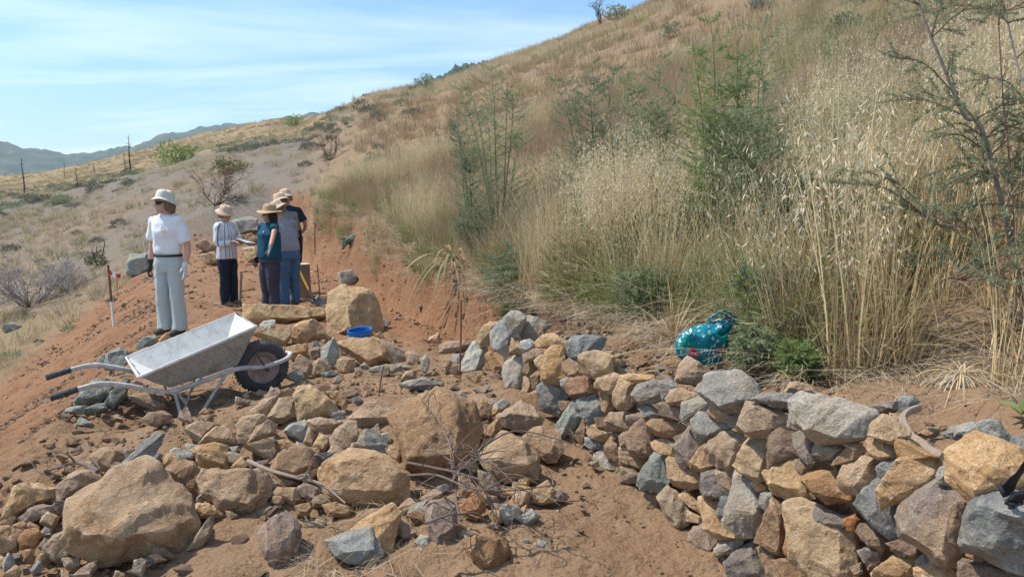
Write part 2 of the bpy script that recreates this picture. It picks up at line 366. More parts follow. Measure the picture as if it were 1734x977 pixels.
# far mountains and the wooded ridge
def ridge(name, sk, R0, depth, mat, seed, tree=0., label=''):
    sk = np.array(sk, float); pxs = np.linspace(sk[0, 0], sk[-1, 0], 260); pys = np.interp(pxs, sk[:, 0], sk[:, 1])
    rows = np.linspace(-1, .8, 26); V = []
    for r in rows:
        for px, py in zip(pxs, pys):
            u, e = tan_of(px, py); d = R0+depth*r
            top = 1.55+R0*e; hgt = top-(-45)
            z = -45+hgt*(1-abs(r)**1.35)
            V.append((u*d, d, z))
    V = np.array(V); q = V/(R0*.045); amp = R0*.0075
    V[:, 2] += (1-sst(0, .5, np.abs(np.repeat(rows, 260))-.5))*amp*fbm(q, 5, seed)+(amp*.30*tree)*np.abs(vnoise(V/(R0*.0035), seed+4))
    n = 260; i0 = (np.arange(25)[:, None]*n+np.arange(n-1)[None]).ravel()
    me = fast_mesh(name, V, np.stack([i0, i0+1, i0+n+1, i0+n], 1), smooth=True)
    o = mesh_obj(name, me, mat); tag(o, label, kind='structure'); return o
m, t, b = new_mat('wooded_mountain'); v, _ = objvec(t, False)
c = mixc(t, ramp(t, noise(t, v, .012, 8, .7), (.42, 0.), (.6, 1.)), (.035, .06, .035), (.10, .105, .06))
c = mixc(t, ramp(t, noise(t, v, .004, 6, .7), (.6, 0.), (.7, .6)), c, (.26, .22, .14))
L(t, c, b.inputs['Base Color']); b.inputs['Roughness'].default_value = 1; M['mount'] = m
ridge('mountain', [(-900, 250), (-300, 232), (-60, 238), (0, 247), (40, 255), (75, 252), (110, 258), (150, 261), (200, 252), (260, 240), (330, 224), (400, 207), (450, 203), (500, 194), (520, 191), (545, 197), (600, 225), (700, 260)], 2600, 900, M['mount'], 3, 1., 'distant wooded blue mountain ridge')
ridge('ridge', [(640, 190), (690, 152), (740, 132), (790, 114), (822, 105), (850, 98), (900, 110), (960, 150)], 260, 60, M['mount'], 8, 2.2, 'dark wooded ridge beyond the grassy crest')
# ------------------------------------------------------------------ stones: outlines measured on the photograph, unprojected onto the wall face / the ground
CROP = {'P': (0, 0, 1), 'W1': (760, 510, 5.428), 'W2': (900, 600, 4.247), 'W3': (1030, 560, 4.887), 'W4': (1090, 720, 3.8), 'W5': (1280, 640, 4.654), 'W6': (1380, 790, 4.898), 'W7': (1480, 640, 4.886),
        'R1': (0, 750, 4.303), 'R2': (280, 640, 4.247), 'R3': (330, 780, 4.954), 'R4': (520, 640, 4.247), 'R5': (640, 780, 4.959), 'R6': (760, 640, 4.884), 'R7': (400, 470, 4.653), 'R8': (80, 540, 4.885)}
WALL = '''W1
w 385,290 480,190 520,165 570,240 575,350 555,470 520,500 470,440 400,400
g 510,160 575,95 640,105 700,160 650,260 645,315 590,320 555,230
g 690,140 745,135 800,155 830,195 900,200 940,210 900,270 830,320 790,355 720,350 650,320 660,230
o 580,345 650,350 680,420 660,480 560,470
w 665,375 735,352 790,385 795,420 740,455 690,475 660,430
o 800,380 880,310 960,300 1020,350 1060,400 960,415 880,430 820,425
o 690,490 790,440 860,445 860,500 790,540 720,545 695,570
b 695,530 785,540 792,640 740,700 695,660
o 790,540 850,490 880,500 870,600 840,630 795,590
o 870,600 900,490 950,420 1040,430 1040,560 1060,690 1000,755 930,745 855,710
w 530,580 600,520 690,520 700,600 680,720 650,840 580,870 540,780 495,660
o 690,700 765,700 765,790 745,850 685,850
b 770,680 810,650 855,660 850,720 830,800 770,800
b 335,500 380,460 430,560 490,620 480,670 420,640 360,590
w 215,380 330,360 350,460 330,560 290,610 260,690 170,680 105,690 110,580 200,480
t 260,350 330,230 380,200 460,205 400,290 360,400 300,400
u 270,600 330,620 400,640 400,665 300,680 260,690
b 400,680 440,660 495,700 470,750 400,730
b 170,670 210,645 250,665 245,715 190,715
o -75,400 -20,372 215,372 205,435 100,460 -10,500 -80,470
g 40,490 140,480 130,560 60,590 30,570
b 20,610 80,600 90,660 60,680 10,650
o -60,540 0,530 30,560 10,640 -40,650
u 1045,450 1110,380 1170,315 1357,325 1440,345 1400,450 1230,480 1225,565 1120,520
b 1045,570 1110,535 1215,590 1210,690 1110,700 1055,650
o 680,880 830,805 830,950 770,965 700,920
t 470,760 520,740 545,800 500,820
W2
t 362,10 450,-20 575,15 572,120 560,145 470,180 360,120
g 60,250 95,195 130,205 190,260 240,240 265,290 215,345 205,395 140,420 70,385
b 205,335 275,340 270,385 230,410 200,370
p 145,420 200,395 225,420 200,450 160,445
g 210,190 250,165 300,180 290,230 260,265 225,240
r 260,180 400,158 460,185 490,270 440,280 380,290 300,310 260,260 290,220
o 455,230 490,180 590,140 645,165 625,220 600,290 540,275
o 600,285 640,165 750,210 725,290 720,360 690,390 620,385 585,340
g 730,290 770,210 880,190 920,230 935,310 870,350 790,340 735,330
g 915,195 1000,185 1040,230 1000,290 940,330 925,250
o 645,150 720,140 870,150 870,185 760,205 700,190
o 970,315 1010,260 1060,240 1130,270 1190,290 1140,330 1075,360 985,355
u 310,370 340,320 400,278 470,310 500,360 500,430 440,480 410,500 350,420
b 490,275 595,290 585,400 545,440 515,430
v 175,520 300,345 345,420 370,450 310,520 240,585
o 260,570 340,530 330,590 295,600
b 325,560 370,475 410,520 395,600 360,645 325,600
o 410,510 470,490 530,540 570,560 555,610 520,625 440,605 405,570
b 465,460 535,450 530,530 480,530
u 390,600 440,605 525,630 515,685 430,680 388,650
o 535,480 570,425 685,420 690,480 700,520 690,550 540,545
p 690,440 790,420 840,455 780,490 730,510 690,480
g 775,390 820,358 870,375 910,430 890,465 840,455
p 920,430 945,345 1000,370 1085,385 1080,480 1010,460
g 1080,450 1090,350 1200,305 1275,350 1270,390 1180,430 1110,490
b 690,610 730,510 850,460 850,570 870,650 860,720 735,730 700,670
b 845,500 870,470 980,465 1060,500 1100,550 990,590 900,575
o 865,635 960,600 1050,640 1040,735 960,720 885,690
b 530,660 575,595 630,640 640,720 640,800 580,790 530,720
o 630,590 665,555 700,560 690,650 650,660
b 580,560 635,560 625,600 590,590
t 640,670 680,640 720,720 700,790 640,780
b 710,745 830,740 800,830 720,800
v 765,930 790,850 880,715 970,725 975,800 985,930 900,977 790,960 | f:900,760,.26 885,900,.34 820,870,.2
o 975,770 1000,750 1060,760 1130,830 1225,865 1220,940 1130,960 1030,940 985,870
d 1050,640 1120,535 1160,530 1170,600 1215,640 1170,760 1110,800 1050,770
b 1020,595 1085,570 1060,640 1040,630
t 615,890 650,810 720,815 770,870 750,920 640,925
o 285,700 400,690 455,740 470,790 390,780
g 455,720 520,690 535,770 600,830 560,850 490,830 450,770
o 390,810 450,800 455,880 400,880
o 225,600 300,600 345,650 330,680 250,660
W3
o 560,410 590,280 655,215 740,285 820,310 870,345 760,400 750,445 620,425
w 705,740 780,670 830,690 960,760 1010,800 930,850 860,890 760,915 710,860
g 740,490 830,370 900,350 1070,340 1140,400 1210,500 1230,560 1150,590 985,645 860,590 800,530 | f:860,385,.12 1070,365,.10 820,520,.30 985,620,.38 1150,570,.34 1050,440,.3
b 985,650 1150,595 1155,680 1110,695 1000,680
t 815,680 850,625 920,615 990,680 975,750 900,740
p 985,740 1000,690 1120,705 1110,780 1080,810 1010,790
P
o 1252,726 1268,683 1290,684 1325,702 1338,712 1330,735 1300,741 1275,738
t 1331,853 1355,852 1390,868 1430,880 1440,900 1443,977 1400,1000 1370,965 1340,943 1340,900 | f:1345,868,.2 1395,885,.22 1432,905,.2 1432,965,.22 1350,930,.2
o 1489,830 1508,812 1529,776 1558,771 1586,781 1584,812 1560,838 1520,850 1495,858
o 1605,770 1625,750 1655,736 1690,748 1715,762 1734,790 1722,818 1690,832 1660,845 1650,860 1640,840 1610,810 | f:1640,790,.28 1700,790,.25 1665,830,.3 1660,752,.08
W5
g -30,170 80,115 280,130 285,190 200,230 60,200
o 230,100 270,35 340,40 430,60 500,120 510,155 380,120 240,120
g 290,200 390,130 500,150 700,190 890,250 920,290 900,450 740,450 680,500 560,510 490,490 440,400 300,340 | f:390,190,.30 520,220,.30 560,390,.36 690,470,.36 880,300,.20 430,380,.34
p 265,290 300,340 420,400 320,430 250,390
t 905,450 920,350 1000,290 1100,340 1210,430 1190,470 1080,510 960,460
p 890,225 1000,185 1120,190 1110,260 1050,270 930,280
v 1110,190 1150,140 1240,155 1290,180 1220,220 1170,280 1110,250
o 1050,275 1140,290 1150,350 1060,320
d 290,470 350,405 440,410 480,490 440,570 500,640 440,690 380,650 310,570
t 450,540 500,510 640,520 700,560 620,640 520,640 460,600
b 600,680 660,610 760,510 850,530 855,580 800,640 700,670
o 860,530 890,470 1000,480 1060,510 1110,620 980,640 900,600
t 80,750 150,700 330,620 310,700 370,770 380,860 440,930 380,960 200,930 130,880
b 310,650 350,640 440,690 440,740 370,765 320,720
b 375,790 480,740 640,740 700,900 790,930 760,960 560,975 480,900 380,830
o 660,790 690,700 820,635 950,640 960,770 850,880 820,910 720,910 670,850
u 945,710 990,665 1130,635 1120,690 1050,760 970,780
o 590,150 640,115 700,150 650,170
W7
b 190,570 200,495 300,540 520,650 470,665 400,640 240,680 190,620
W4
b 810,55 870,25 950,60 940,130 990,190 880,240 800,280 815,150
t 590,250 650,130 680,90 800,100 805,240 780,340 720,345 620,290
o 400,140 500,60 560,45 650,95 650,150 590,220 580,270 510,280 420,220
b 330,230 350,160 410,115 405,190 450,250 400,300 300,280 290,250
d 370,430 385,310 480,290 500,390 580,430 540,460 400,465
o 480,290 585,280 590,430 550,430 500,380
g 585,350 600,295 700,350 750,430 740,500 785,570 690,700 620,690 520,630 600,560 600,460
u 480,580 520,470 580,455 600,560 560,630 500,620
o 690,375 740,335 800,400 790,425 740,425
g 745,510 760,435 820,430 830,460 790,550
o 370,480 420,475 450,560 480,620 560,650 720,720 600,730 480,730 410,660
r 420,490 500,475 490,530 450,525
t 100,470 160,405 230,450 285,550 280,620 230,660 180,640 150,590
o 235,450 280,415 370,530 370,570 300,520
o 285,545 380,590 380,630 280,615
p 285,740 330,660 390,640 480,740 450,800 420,830 350,820
g 460,790 500,740 620,730 630,760 570,820 470,845
d 450,870 480,850 540,845 530,930 480,900
d 535,880 590,820 720,740 740,810 800,940 820,990 560,990 550,930
o 735,800 770,775 870,850 900,990 820,990 790,900
b 725,740 830,480 920,560 920,700 890,830 820,800
r 900,780 935,655 950,700 940,850 905,820
b 870,870 940,860 1140,960 1160,990 920,1010
b 0,440 100,430 90,540 30,530
W6
d 0,340 120,390 250,410 290,480 200,520 60,460 0,450
r 240,440 330,400 370,440 330,540 270,520
u 340,310 390,220 530,110 540,220 560,340 700,350 720,560 600,570 480,490 400,400
d 720,360 760,310 920,220 990,145 1080,150 1200,210 1310,310 1290,400 1250,470 1240,620 1260,700 1200,800 1120,820 1010,760 900,680 740,560 | f:960,210,.2 1210,300,.24 1150,560,.34 800,540,.26 1130,760,.26
u 1225,540 1290,430 1380,170 1440,140 1560,145 1734,180 1830,220 1830,870 1734,850 1500,750 1280,680 1230,620 | f:1460,310,.34 1340,420,.3 1300,620,.26 1560,720,.26 1800,420,.36 1430,160,.08 1740,200,.08
r 1250,730 1290,685 1400,700 1490,740 1420,800 1380,805
g 1430,800 1460,755 1560,780 1510,810
u 1530,820 1580,790 1680,820 1740,860 1640,860
b 1215,780 1250,760 1420,810 1734,880 1780,960 1230,960
b 340,540 390,480 470,475 560,560 590,620 550,690 450,650
b 610,640 700,605 800,620 890,700 850,750 700,740
d 360,700 450,660 550,700 520,780 420,800
u 845,770 910,720 980,770 920,830 850,830
o 490,880 650,750 840,760 840,840 720,930 500,930
o 835,840 960,800 1100,830 1180,900 1190,940 860,950
b 420,800 520,760 560,790 450,860
o 300,840 380,800 390,880 330,910
W7
g 515,800 560,740 660,700 720,740 620,790 630,880 540,870
g 655,400 800,390 960,345 1040,370 1130,510 1110,545 980,540 900,490 820,470 660,500
g 1120,560 1150,480 1241,490 1290,520 1290,690 1200,650
w 540,460 600,435 650,450 650,500 590,490
b 505,500 550,470 590,495 570,515
o 360,460 420,430 520,470 440,490
b 540,400 600,390 600,430 560,440'''
RUB = '''R1
o 480,520 500,410 850,220 1060,120 1130,190 1350,370 1430,570 1420,660 1280,770 1070,830 750,860 540,800 480,700 | huge tan boulder with a broad flat dusty face, biggest stone at the bottom left | f:540,640,.20 640,740,.30 880,740,.33 1010,710,.33 1250,660,.26 1390,590,.16 620,440,.13 1060,230,.10
o 320,770 400,680 480,640 540,760 590,830 540,860 420,870 330,840 | yellowish block pressed against the lower left corner of the huge tan boulder
o 0,560 60,450 110,320 250,300 400,330 380,400 340,430 230,450 130,540 30,590 | dusty ochre boulder at the left edge, half sunk in the red slope
p 340,430 430,300 550,200 650,200 720,270 560,350 490,420 420,460 | pinkish grey slab leaning behind the upper left edge of the huge tan boulder
p 130,550 200,490 300,445 380,480 420,510 300,560 230,570 160,605 | small two toned pink and grey stone left of the huge tan boulder
o -40,600 60,610 150,640 130,780 40,800 -40,800 | ochre block cut by the left edge of the photo, lowest on that side
r 130,700 180,630 280,620 300,680 240,770 150,770 | rounded rusty stone below the two toned pink and grey stone
o 660,100 720,50 790,30 880,60 920,100 880,170 800,220 720,190 680,150 | round orange stone with a white rim beside the long blue grey slab
u 800,240 860,170 1000,80 1060,0 1090,-60 1190,-65 1170,10 1130,80 1000,100 880,200 | long thin blue grey slab slanting behind the huge tan boulder
g 890,50 960,40 960,80 920,90 | little grey stone between the round orange stone and the long blue grey slab
b 170,780 250,780 240,880 170,860 | upright brown block under the rounded rusty stone at the left
g 20,880 60,790 100,830 110,900 30,940 | small grey stone in the bottom left corner of the heap
g 95,800 160,800 150,840 100,850 | smallest grey chip beside the upright brown block at bottom left
o 520,960 640,880 720,850 700,920 650,990 | pointed ochre stone just below the huge tan boulder
o 930,940 1040,900 1100,880 1000,960 | flat ochre chip below the huge tan boulder, right of the pointed ochre stone
o 1080,830 1140,800 1210,850 1140,870 | small ochre chip under the lower right edge of the huge tan boulder
R2
w 20,540 70,500 200,540 190,580 100,600 60,590 | pale flat topped stone at the tip of the huge tan boulder
b 0,660 90,590 200,600 250,680 240,760 270,880 200,900 100,780 40,720 | brown angular block wedged right of the huge tan boulder
o 200,540 220,490 350,470 460,500 480,600 440,655 280,655 250,620 | ochre stone with a white chalky patch left of the large two toned block
o 140,370 210,320 360,320 300,400 240,470 180,420 | pale orange wedge nearest below the wheelbarrow legs
o 250,470 300,400 370,350 480,350 520,470 510,490 380,480 | flat dusty ochre stone behind the stone with the chalky patch
o 515,330 560,280 700,270 740,310 600,400 580,470 520,460 | ochre stone with a rounded top right of the flat dusty ochre stone
o 590,470 620,370 740,310 800,340 790,400 700,450 | tilted ochre slab with a pale edge in front of the rounded ochre stone
o 600,250 700,160 820,130 770,210 720,280 620,270 | orange leaf shaped stone directly below the wheelbarrow wheel
t 730,290 820,150 920,140 930,280 840,320 780,330 | tan square slab left of the tall grey edged boulder
t 930,130 970,60 1050,60 1150,120 1220,180 1235,290 1100,300 960,300 | tall tan boulder with a dark grey upper edge below the wheelbarrow wheel
o 1020,300 1130,285 1270,310 1260,340 1180,390 1090,410 1060,350 | flat ochre stone lying under the tall grey edged boulder
w 855,385 900,330 1000,300 1030,340 1030,430 980,455 920,420 | cream white angular stone, palest of the heap
o 990,470 1030,350 1075,410 1050,490 | narrow ochre stone tucked right of the cream white stone
o 560,490 780,430 795,540 770,600 680,550 | pale ochre stone with a dark brown underside left of the rounded stone
o 795,540 800,450 870,440 945,490 870,520 | small ochre stone below the cream white stone
b 770,640 820,550 940,490 1030,500 1100,640 1060,700 950,750 850,740 780,700 | rounded brown stone like a fist in the middle of the heap
b 775,700 900,745 960,755 830,800 | brown stone squeezed under the rounded fist like stone
o 755,830 810,785 930,790 970,860 920,905 830,860 | flat ochre stone with a sharp lower edge below the rounded stone
p 940,790 1000,760 1100,800 1160,870 1070,890 980,850 | pinkish stone under the dry stalk left of the large scratched stone
o 240,740 280,660 440,670 710,660 770,740 740,840 680,940 600,970 400,960 360,890 260,820 | large two toned block, orange on its left face and grey on its right | f:600,690,.26 590,940,.34 330,720,.16 420,900,.26
o 1055,500 1110,400 1180,420 1175,470 1140,530 1070,520 | pale cream stone right of the narrow ochre stone
o 470,640 550,565 600,630 550,660 | small pointed ochre stone above the large two toned block
g 460,500 525,490 510,560 480,590 | small grey tan stone beside the stone with the chalky patch
o 180,930 230,900 320,905 400,940 430,990 330,1010 200,990 | flat tan stone between the huge tan boulder and the large two toned block
R3
o -60,740 0,640 110,500 160,460 150,540 120,640 60,710 -30,740 | thin ochre slab standing at the right corner of the huge tan boulder
p 530,600 600,530 760,430 840,500 890,600 830,790 760,840 660,870 590,810 550,720 | rounded pinkish brown slab standing alone in the loose earth
u 1100,670 1280,600 1490,550 1540,690 1570,800 1430,850 1300,850 1200,800 | dark grey pointed slab lying in the dirt, darkest stone in front | f:1170,690,.20 1460,590,.16 1500,770,.30 1260,800,.30
o 1310,570 1450,490 1640,360 1730,430 1660,560 1640,640 1650,760 1580,790 1540,680 1490,550 | large ochre stone behind the dark grey pointed slab
o 860,210 900,215 920,270 880,300 | tiny ochre stone under the dry stalk
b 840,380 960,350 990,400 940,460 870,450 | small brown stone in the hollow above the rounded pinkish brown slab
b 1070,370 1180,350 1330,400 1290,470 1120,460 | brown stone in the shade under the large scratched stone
R4
o 85,680 130,600 200,580 310,520 390,520 480,530 600,600 720,690 710,860 590,915 400,905 230,900 130,800 | large ochre stone covered with white scratches and a grey left end | f:220,650,.26 480,600,.30 640,720,.28 600,850,.28 260,840,.28
o 310,290 450,150 560,175 640,210 590,290 580,335 390,340 | pale ochre stone with a flat lit top overhanging a dark gap | f:390,310,.34 580,300,.32 450,190,.1 600,215,.12
v 340,500 370,440 420,380 490,380 580,500 570,560 480,520 400,520 | grey green stone with an orange side above the large scratched stone
g 530,400 580,390 610,460 560,480 | little grey stone in the dark gap under the flat lit top stone
o 565,510 610,490 670,510 665,610 600,590 | ochre cube at the upper right shoulder of the large scratched stone
b 590,260 700,180 930,90 1060,110 1190,190 1240,380 1220,480 1130,620 1060,660 880,700 730,640 680,450 | big muddy brown boulder in the middle of the photo, right of the scratched stone | f:690,300,.16 740,620,.30 900,180,.10 1100,300,.30 1060,600,.32
w 660,50 720,20 850,0 880,30 740,80 700,80 | flat whitish stone behind the top of the big muddy boulder
g 730,80 850,25 960,25 970,50 850,90 | grey splintered slab on top of the big muddy boulder
g 1060,140 1110,90 1190,180 1150,195 | small grey stone on the right shoulder of the big muddy boulder
o 120,110 230,100 290,190 260,250 210,200 | ochre stone right of the tall grey edged boulder
o 170,420 230,350 300,310 350,310 355,450 330,500 250,560 180,510 | upright ochre stone with a grey right side left of the dark gap
g 60,560 150,540 250,530 240,580 130,600 90,640 | grey ochre stone behind the left end of the large scratched stone
g 730,930 860,880 850,960 760,990 | pale stone just right of the bottom of the large scratched stone
o 830,800 890,800 880,850 830,840 | small ochre stone among the twigs under the big muddy boulder
R6
w 365,230 460,170 510,215 440,280 370,310 | cream stone peeping out behind the ridge shaped ochre stone
o 370,330 510,250 600,190 690,240 770,350 740,400 600,440 480,410 | ridge shaped ochre stone with a shaded brown underside near the wall foot | f:600,230,.10 500,320,.36 740,345,.32 470,340,.3
o 200,270 280,180 360,240 350,310 240,340 | dusty ochre stone between the big muddy boulder and the ridge shaped stone
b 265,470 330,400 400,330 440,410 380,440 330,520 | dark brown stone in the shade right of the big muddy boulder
o 240,660 300,600 440,440 520,500 640,540 750,680 720,830 640,850 480,850 350,780 | big cracked ochre block with a dark grey spot right of the big muddy boulder | f:420,560,.25 630,560,.28 650,760,.34 400,720,.34
o 600,490 700,420 810,390 900,440 945,590 880,680 810,690 700,600 | smooth orange slab tilted above the dirt hollow beside the wall | f:720,480,.14 870,560,.18 820,650,.20
o 135,720 145,650 250,600 300,510 370,500 300,600 240,670 | ochre stone squeezed between the big muddy boulder and the cracked block
o 130,720 230,680 260,780 200,790 | small ochre stone under the left side of the cracked block
t 250,770 350,790 420,880 440,970 330,950 250,870 | tan wedge below the left corner of the cracked block
o 710,740 760,730 775,760 720,830 | small ochre piece at the right end of the cracked block
R5
o 680,160 720,110 850,260 700,290 680,220 | ochre slab leaning behind the tangle of twigs
o 1050,250 1200,205 1290,230 1300,270 1210,310 1100,290 | brownish ochre stone under the cracked block, left of the peaked stone
o 1290,300 1320,230 1420,170 1480,250 1470,340 1380,370 1290,345 | peaked pale ochre stone at the right end of the heap
w 1000,430 1050,375 1140,370 1195,400 1180,470 1090,530 1030,500 | round whitish stone with a crack below the peaked pale ochre stone
r 690,380 800,270 890,340 905,410 830,490 730,470 | orange red stone with a dark underside right of the upright slab
b 880,370 900,290 1000,300 1020,380 940,410 | brown stone between the orange red stone and the round whitish stone
p 395,400 450,350 600,330 665,350 660,480 660,620 560,690 490,740 440,640 405,560 | upright brownish slab with a blue grey corner under the twigs
w 250,440 290,380 400,335 400,430 270,500 | pale grey stone left of the upright brownish slab
o 135,590 150,490 230,490 320,600 280,660 200,650 | tan wedge shaped stone beside the large ochre stone near the bottom
w 310,690 360,620 430,640 435,720 380,740 | small round pinkish white stone at the foot of the upright brownish slab
e 740,720 830,630 950,590 1060,650 1115,760 1050,860 950,915 850,880 780,800 | round brown lump of earth lying in the dirt at the bottom
b 1105,830 1150,810 1195,850 1150,880 | small brown stone touching the right side of the earth lump
w 1195,680 1240,650 1275,660 1250,720 1200,710 | whitish pebble right of the earth lump, nearer to it
w 1305,700 1350,670 1415,680 1400,730 1330,735 | oval whitish pebble, second to the right of the earth lump
o 515,740 550,690 600,700 560,755 | small ochre pebble below the upright brownish slab
o 1190,400 1250,370 1240,480 1200,510 | upright brown ochre stone right of the round whitish stone
r 1440,720 1470,700 1480,735 1455,745 | tiny red pebble right of the oval whitish pebble
R7
t 720,240 730,140 850,70 920,100 1060,120 1120,210 1145,380 1130,450 1080,460 900,450 740,470 730,340 | largest standing boulder behind the blue tub, tan at left and grey brown at right | f:880,110,.22 880,290,.42 900,440,.40 1000,130,.20 760,270,.2
t 80,330 80,215 240,235 500,270 740,255 735,300 680,340 620,335 450,370 360,380 200,360 | long flat tan ledge stone at the feet of the woman with outstretched arm
o 440,390 500,350 620,330 730,450 720,490 560,520 470,490 | large ochre block under the right end of the long flat ledge stone
t 130,450 290,430 430,390 430,480 370,550 290,490 | tan block behind the wheelbarrow wheel
w 185,370 230,340 300,335 305,390 250,440 200,430 | round white stone at the front corner of the wheelbarrow tray
w 665,570 770,480 805,540 810,620 740,740 680,650 | pale blue white stone left of the large slab below the blue tub
o 780,520 900,480 1100,470 1190,560 1200,650 1050,710 940,620 | large ochre slab lying in front of the blue tub | f:820,535,.20 1110,500,.16 1150,640,.36 1040,680,.34
t 1110,470 1200,520 1330,580 1340,670 1280,700 1200,690 1195,560 | grey tan slab right of the large ochre slab
o 800,650 850,630 930,640 930,700 880,760 800,740 | small tan block under the left end of the large ochre slab
o 440,700 500,610 600,670 590,720 620,800 550,800 | tan stone right of the wheelbarrow wheel, above the pale corner stone
o 400,560 430,540 560,520 560,600 460,640 410,640 | flat ochre stone at the front loop of the wheelbarrow frame
b 570,570 640,540 665,560 660,630 590,650 | brown block left of the pale blue white stone
w 380,790 490,710 535,790 490,830 | pale grey stone touching the wheelbarrow tyre on the right
o 580,700 650,640 740,700 730,760 660,760 590,780 | low ochre stone below the pale blue white stone
w 665,755 740,740 820,760 700,785 | flat whitish chip in front of the low ochre stone
o 1330,590 1400,575 1440,600 1430,700 1350,670 | small ochre block at the right end of the stones before the trench
w 1040,730 1100,700 1160,690 1150,740 1070,750 | whitish chip under the large ochre slab
w 1240,695 1310,680 1390,715 1240,720 | flat white chip under the grey tan slab
g 600,510 640,500 665,550 600,550 | little grey stone on top of the brown block
b 580,225 650,195 655,230 600,240 | small red brown stone lying on the long flat ledge stone
b 440,470 480,480 480,530 440,520 | small grey brown stone right of the tan block behind the wheel
P
g 573,463 596,457 606,470 602,487 577,486 | grey upright block standing in the trench behind the largest boulder
g 712,608 722,600 728,612 722,632 714,630 | slim grey stone upright at the mouth of the trench
g 640,548 650,540 662,545 652,556 | pale flat stone in the trench beside the largest boulder
v 214,447 222,432 250,430 252,455 235,470 215,466 | grey green block on the spoil behind the woman in the white shirt
g 395,375 420,366 436,372 436,392 410,395 | broad grey rock beyond the woman with the striped shirt
o 330,415 350,405 370,418 355,430 | ochre stone left of the woman with the striped shirt, farthest of the pile
o 340,432 365,428 380,445 350,450 | flat ochre stone lowest in the pile left of the striped shirt
o 408,400 425,395 436,405 425,416 | ochre stone seen under the notepad of the woman in stripes
t 410,420 430,418 438,440 418,448 | tan stone right of the hip of the woman in stripes
w 3,552 20,546 38,552 30,562 8,562 | white stone in the dry grass at the left edge
g 1155,278 1172,262 1205,256 1228,280 1225,312 1170,318 | large grey boulder on the hillside behind the oat seed heads
g 1283,287 1302,276 1330,280 1325,300 1295,305 | smaller grey boulder on the hillside right of the large one
R8
v 470,390 490,300 600,245 700,290 700,370 680,440 620,430 470,410 | green grey block behind the far handle of the wheelbarrow
u 415,380 430,315 485,295 470,400 420,410 | small blue grey stone left of the green grey block
v 230,690 290,590 400,495 530,560 520,620 480,660 350,700 240,710 | grey stone with a shaded brown front under the wheelbarrow handles
v 480,680 530,600 590,550 640,500 680,510 650,640 590,700 540,740 | grey stone between the two wheelbarrow handles, next to the tray
v 120,790 180,730 310,725 310,770 190,800 | long low grey stone at the left end below the handles
v 320,740 420,700 480,695 490,740 400,775 320,775 | flat grey stone right of the long low one below the handles
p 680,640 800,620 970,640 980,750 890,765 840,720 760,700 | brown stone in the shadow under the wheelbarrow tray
b 795,820 850,770 950,755 1025,800 1010,860 920,890 840,870 | rounded brown and green stone left of the wheelbarrow legs
v 215,900 280,815 380,860 360,880 280,890 | small grey stone lowest below the wheelbarrow handles
v 735,220 800,150 880,140 920,180 850,240 770,275 | grey stone at the feet of the woman in the white shirt
o 900,210 920,180 980,120 1060,120 1120,140 1000,190 | tan flat stone under the shoes of the woman in the white shirt
p 680,540 730,510 800,530 760,560 | small pink brown stone behind the near wheelbarrow handle
b 190,840 220,810 250,830 230,870 | tiny brown stone beside the lowest grey stone under the handles'''
def smooth_noise(v, s, seed): return fbm(v/s, 3, seed)
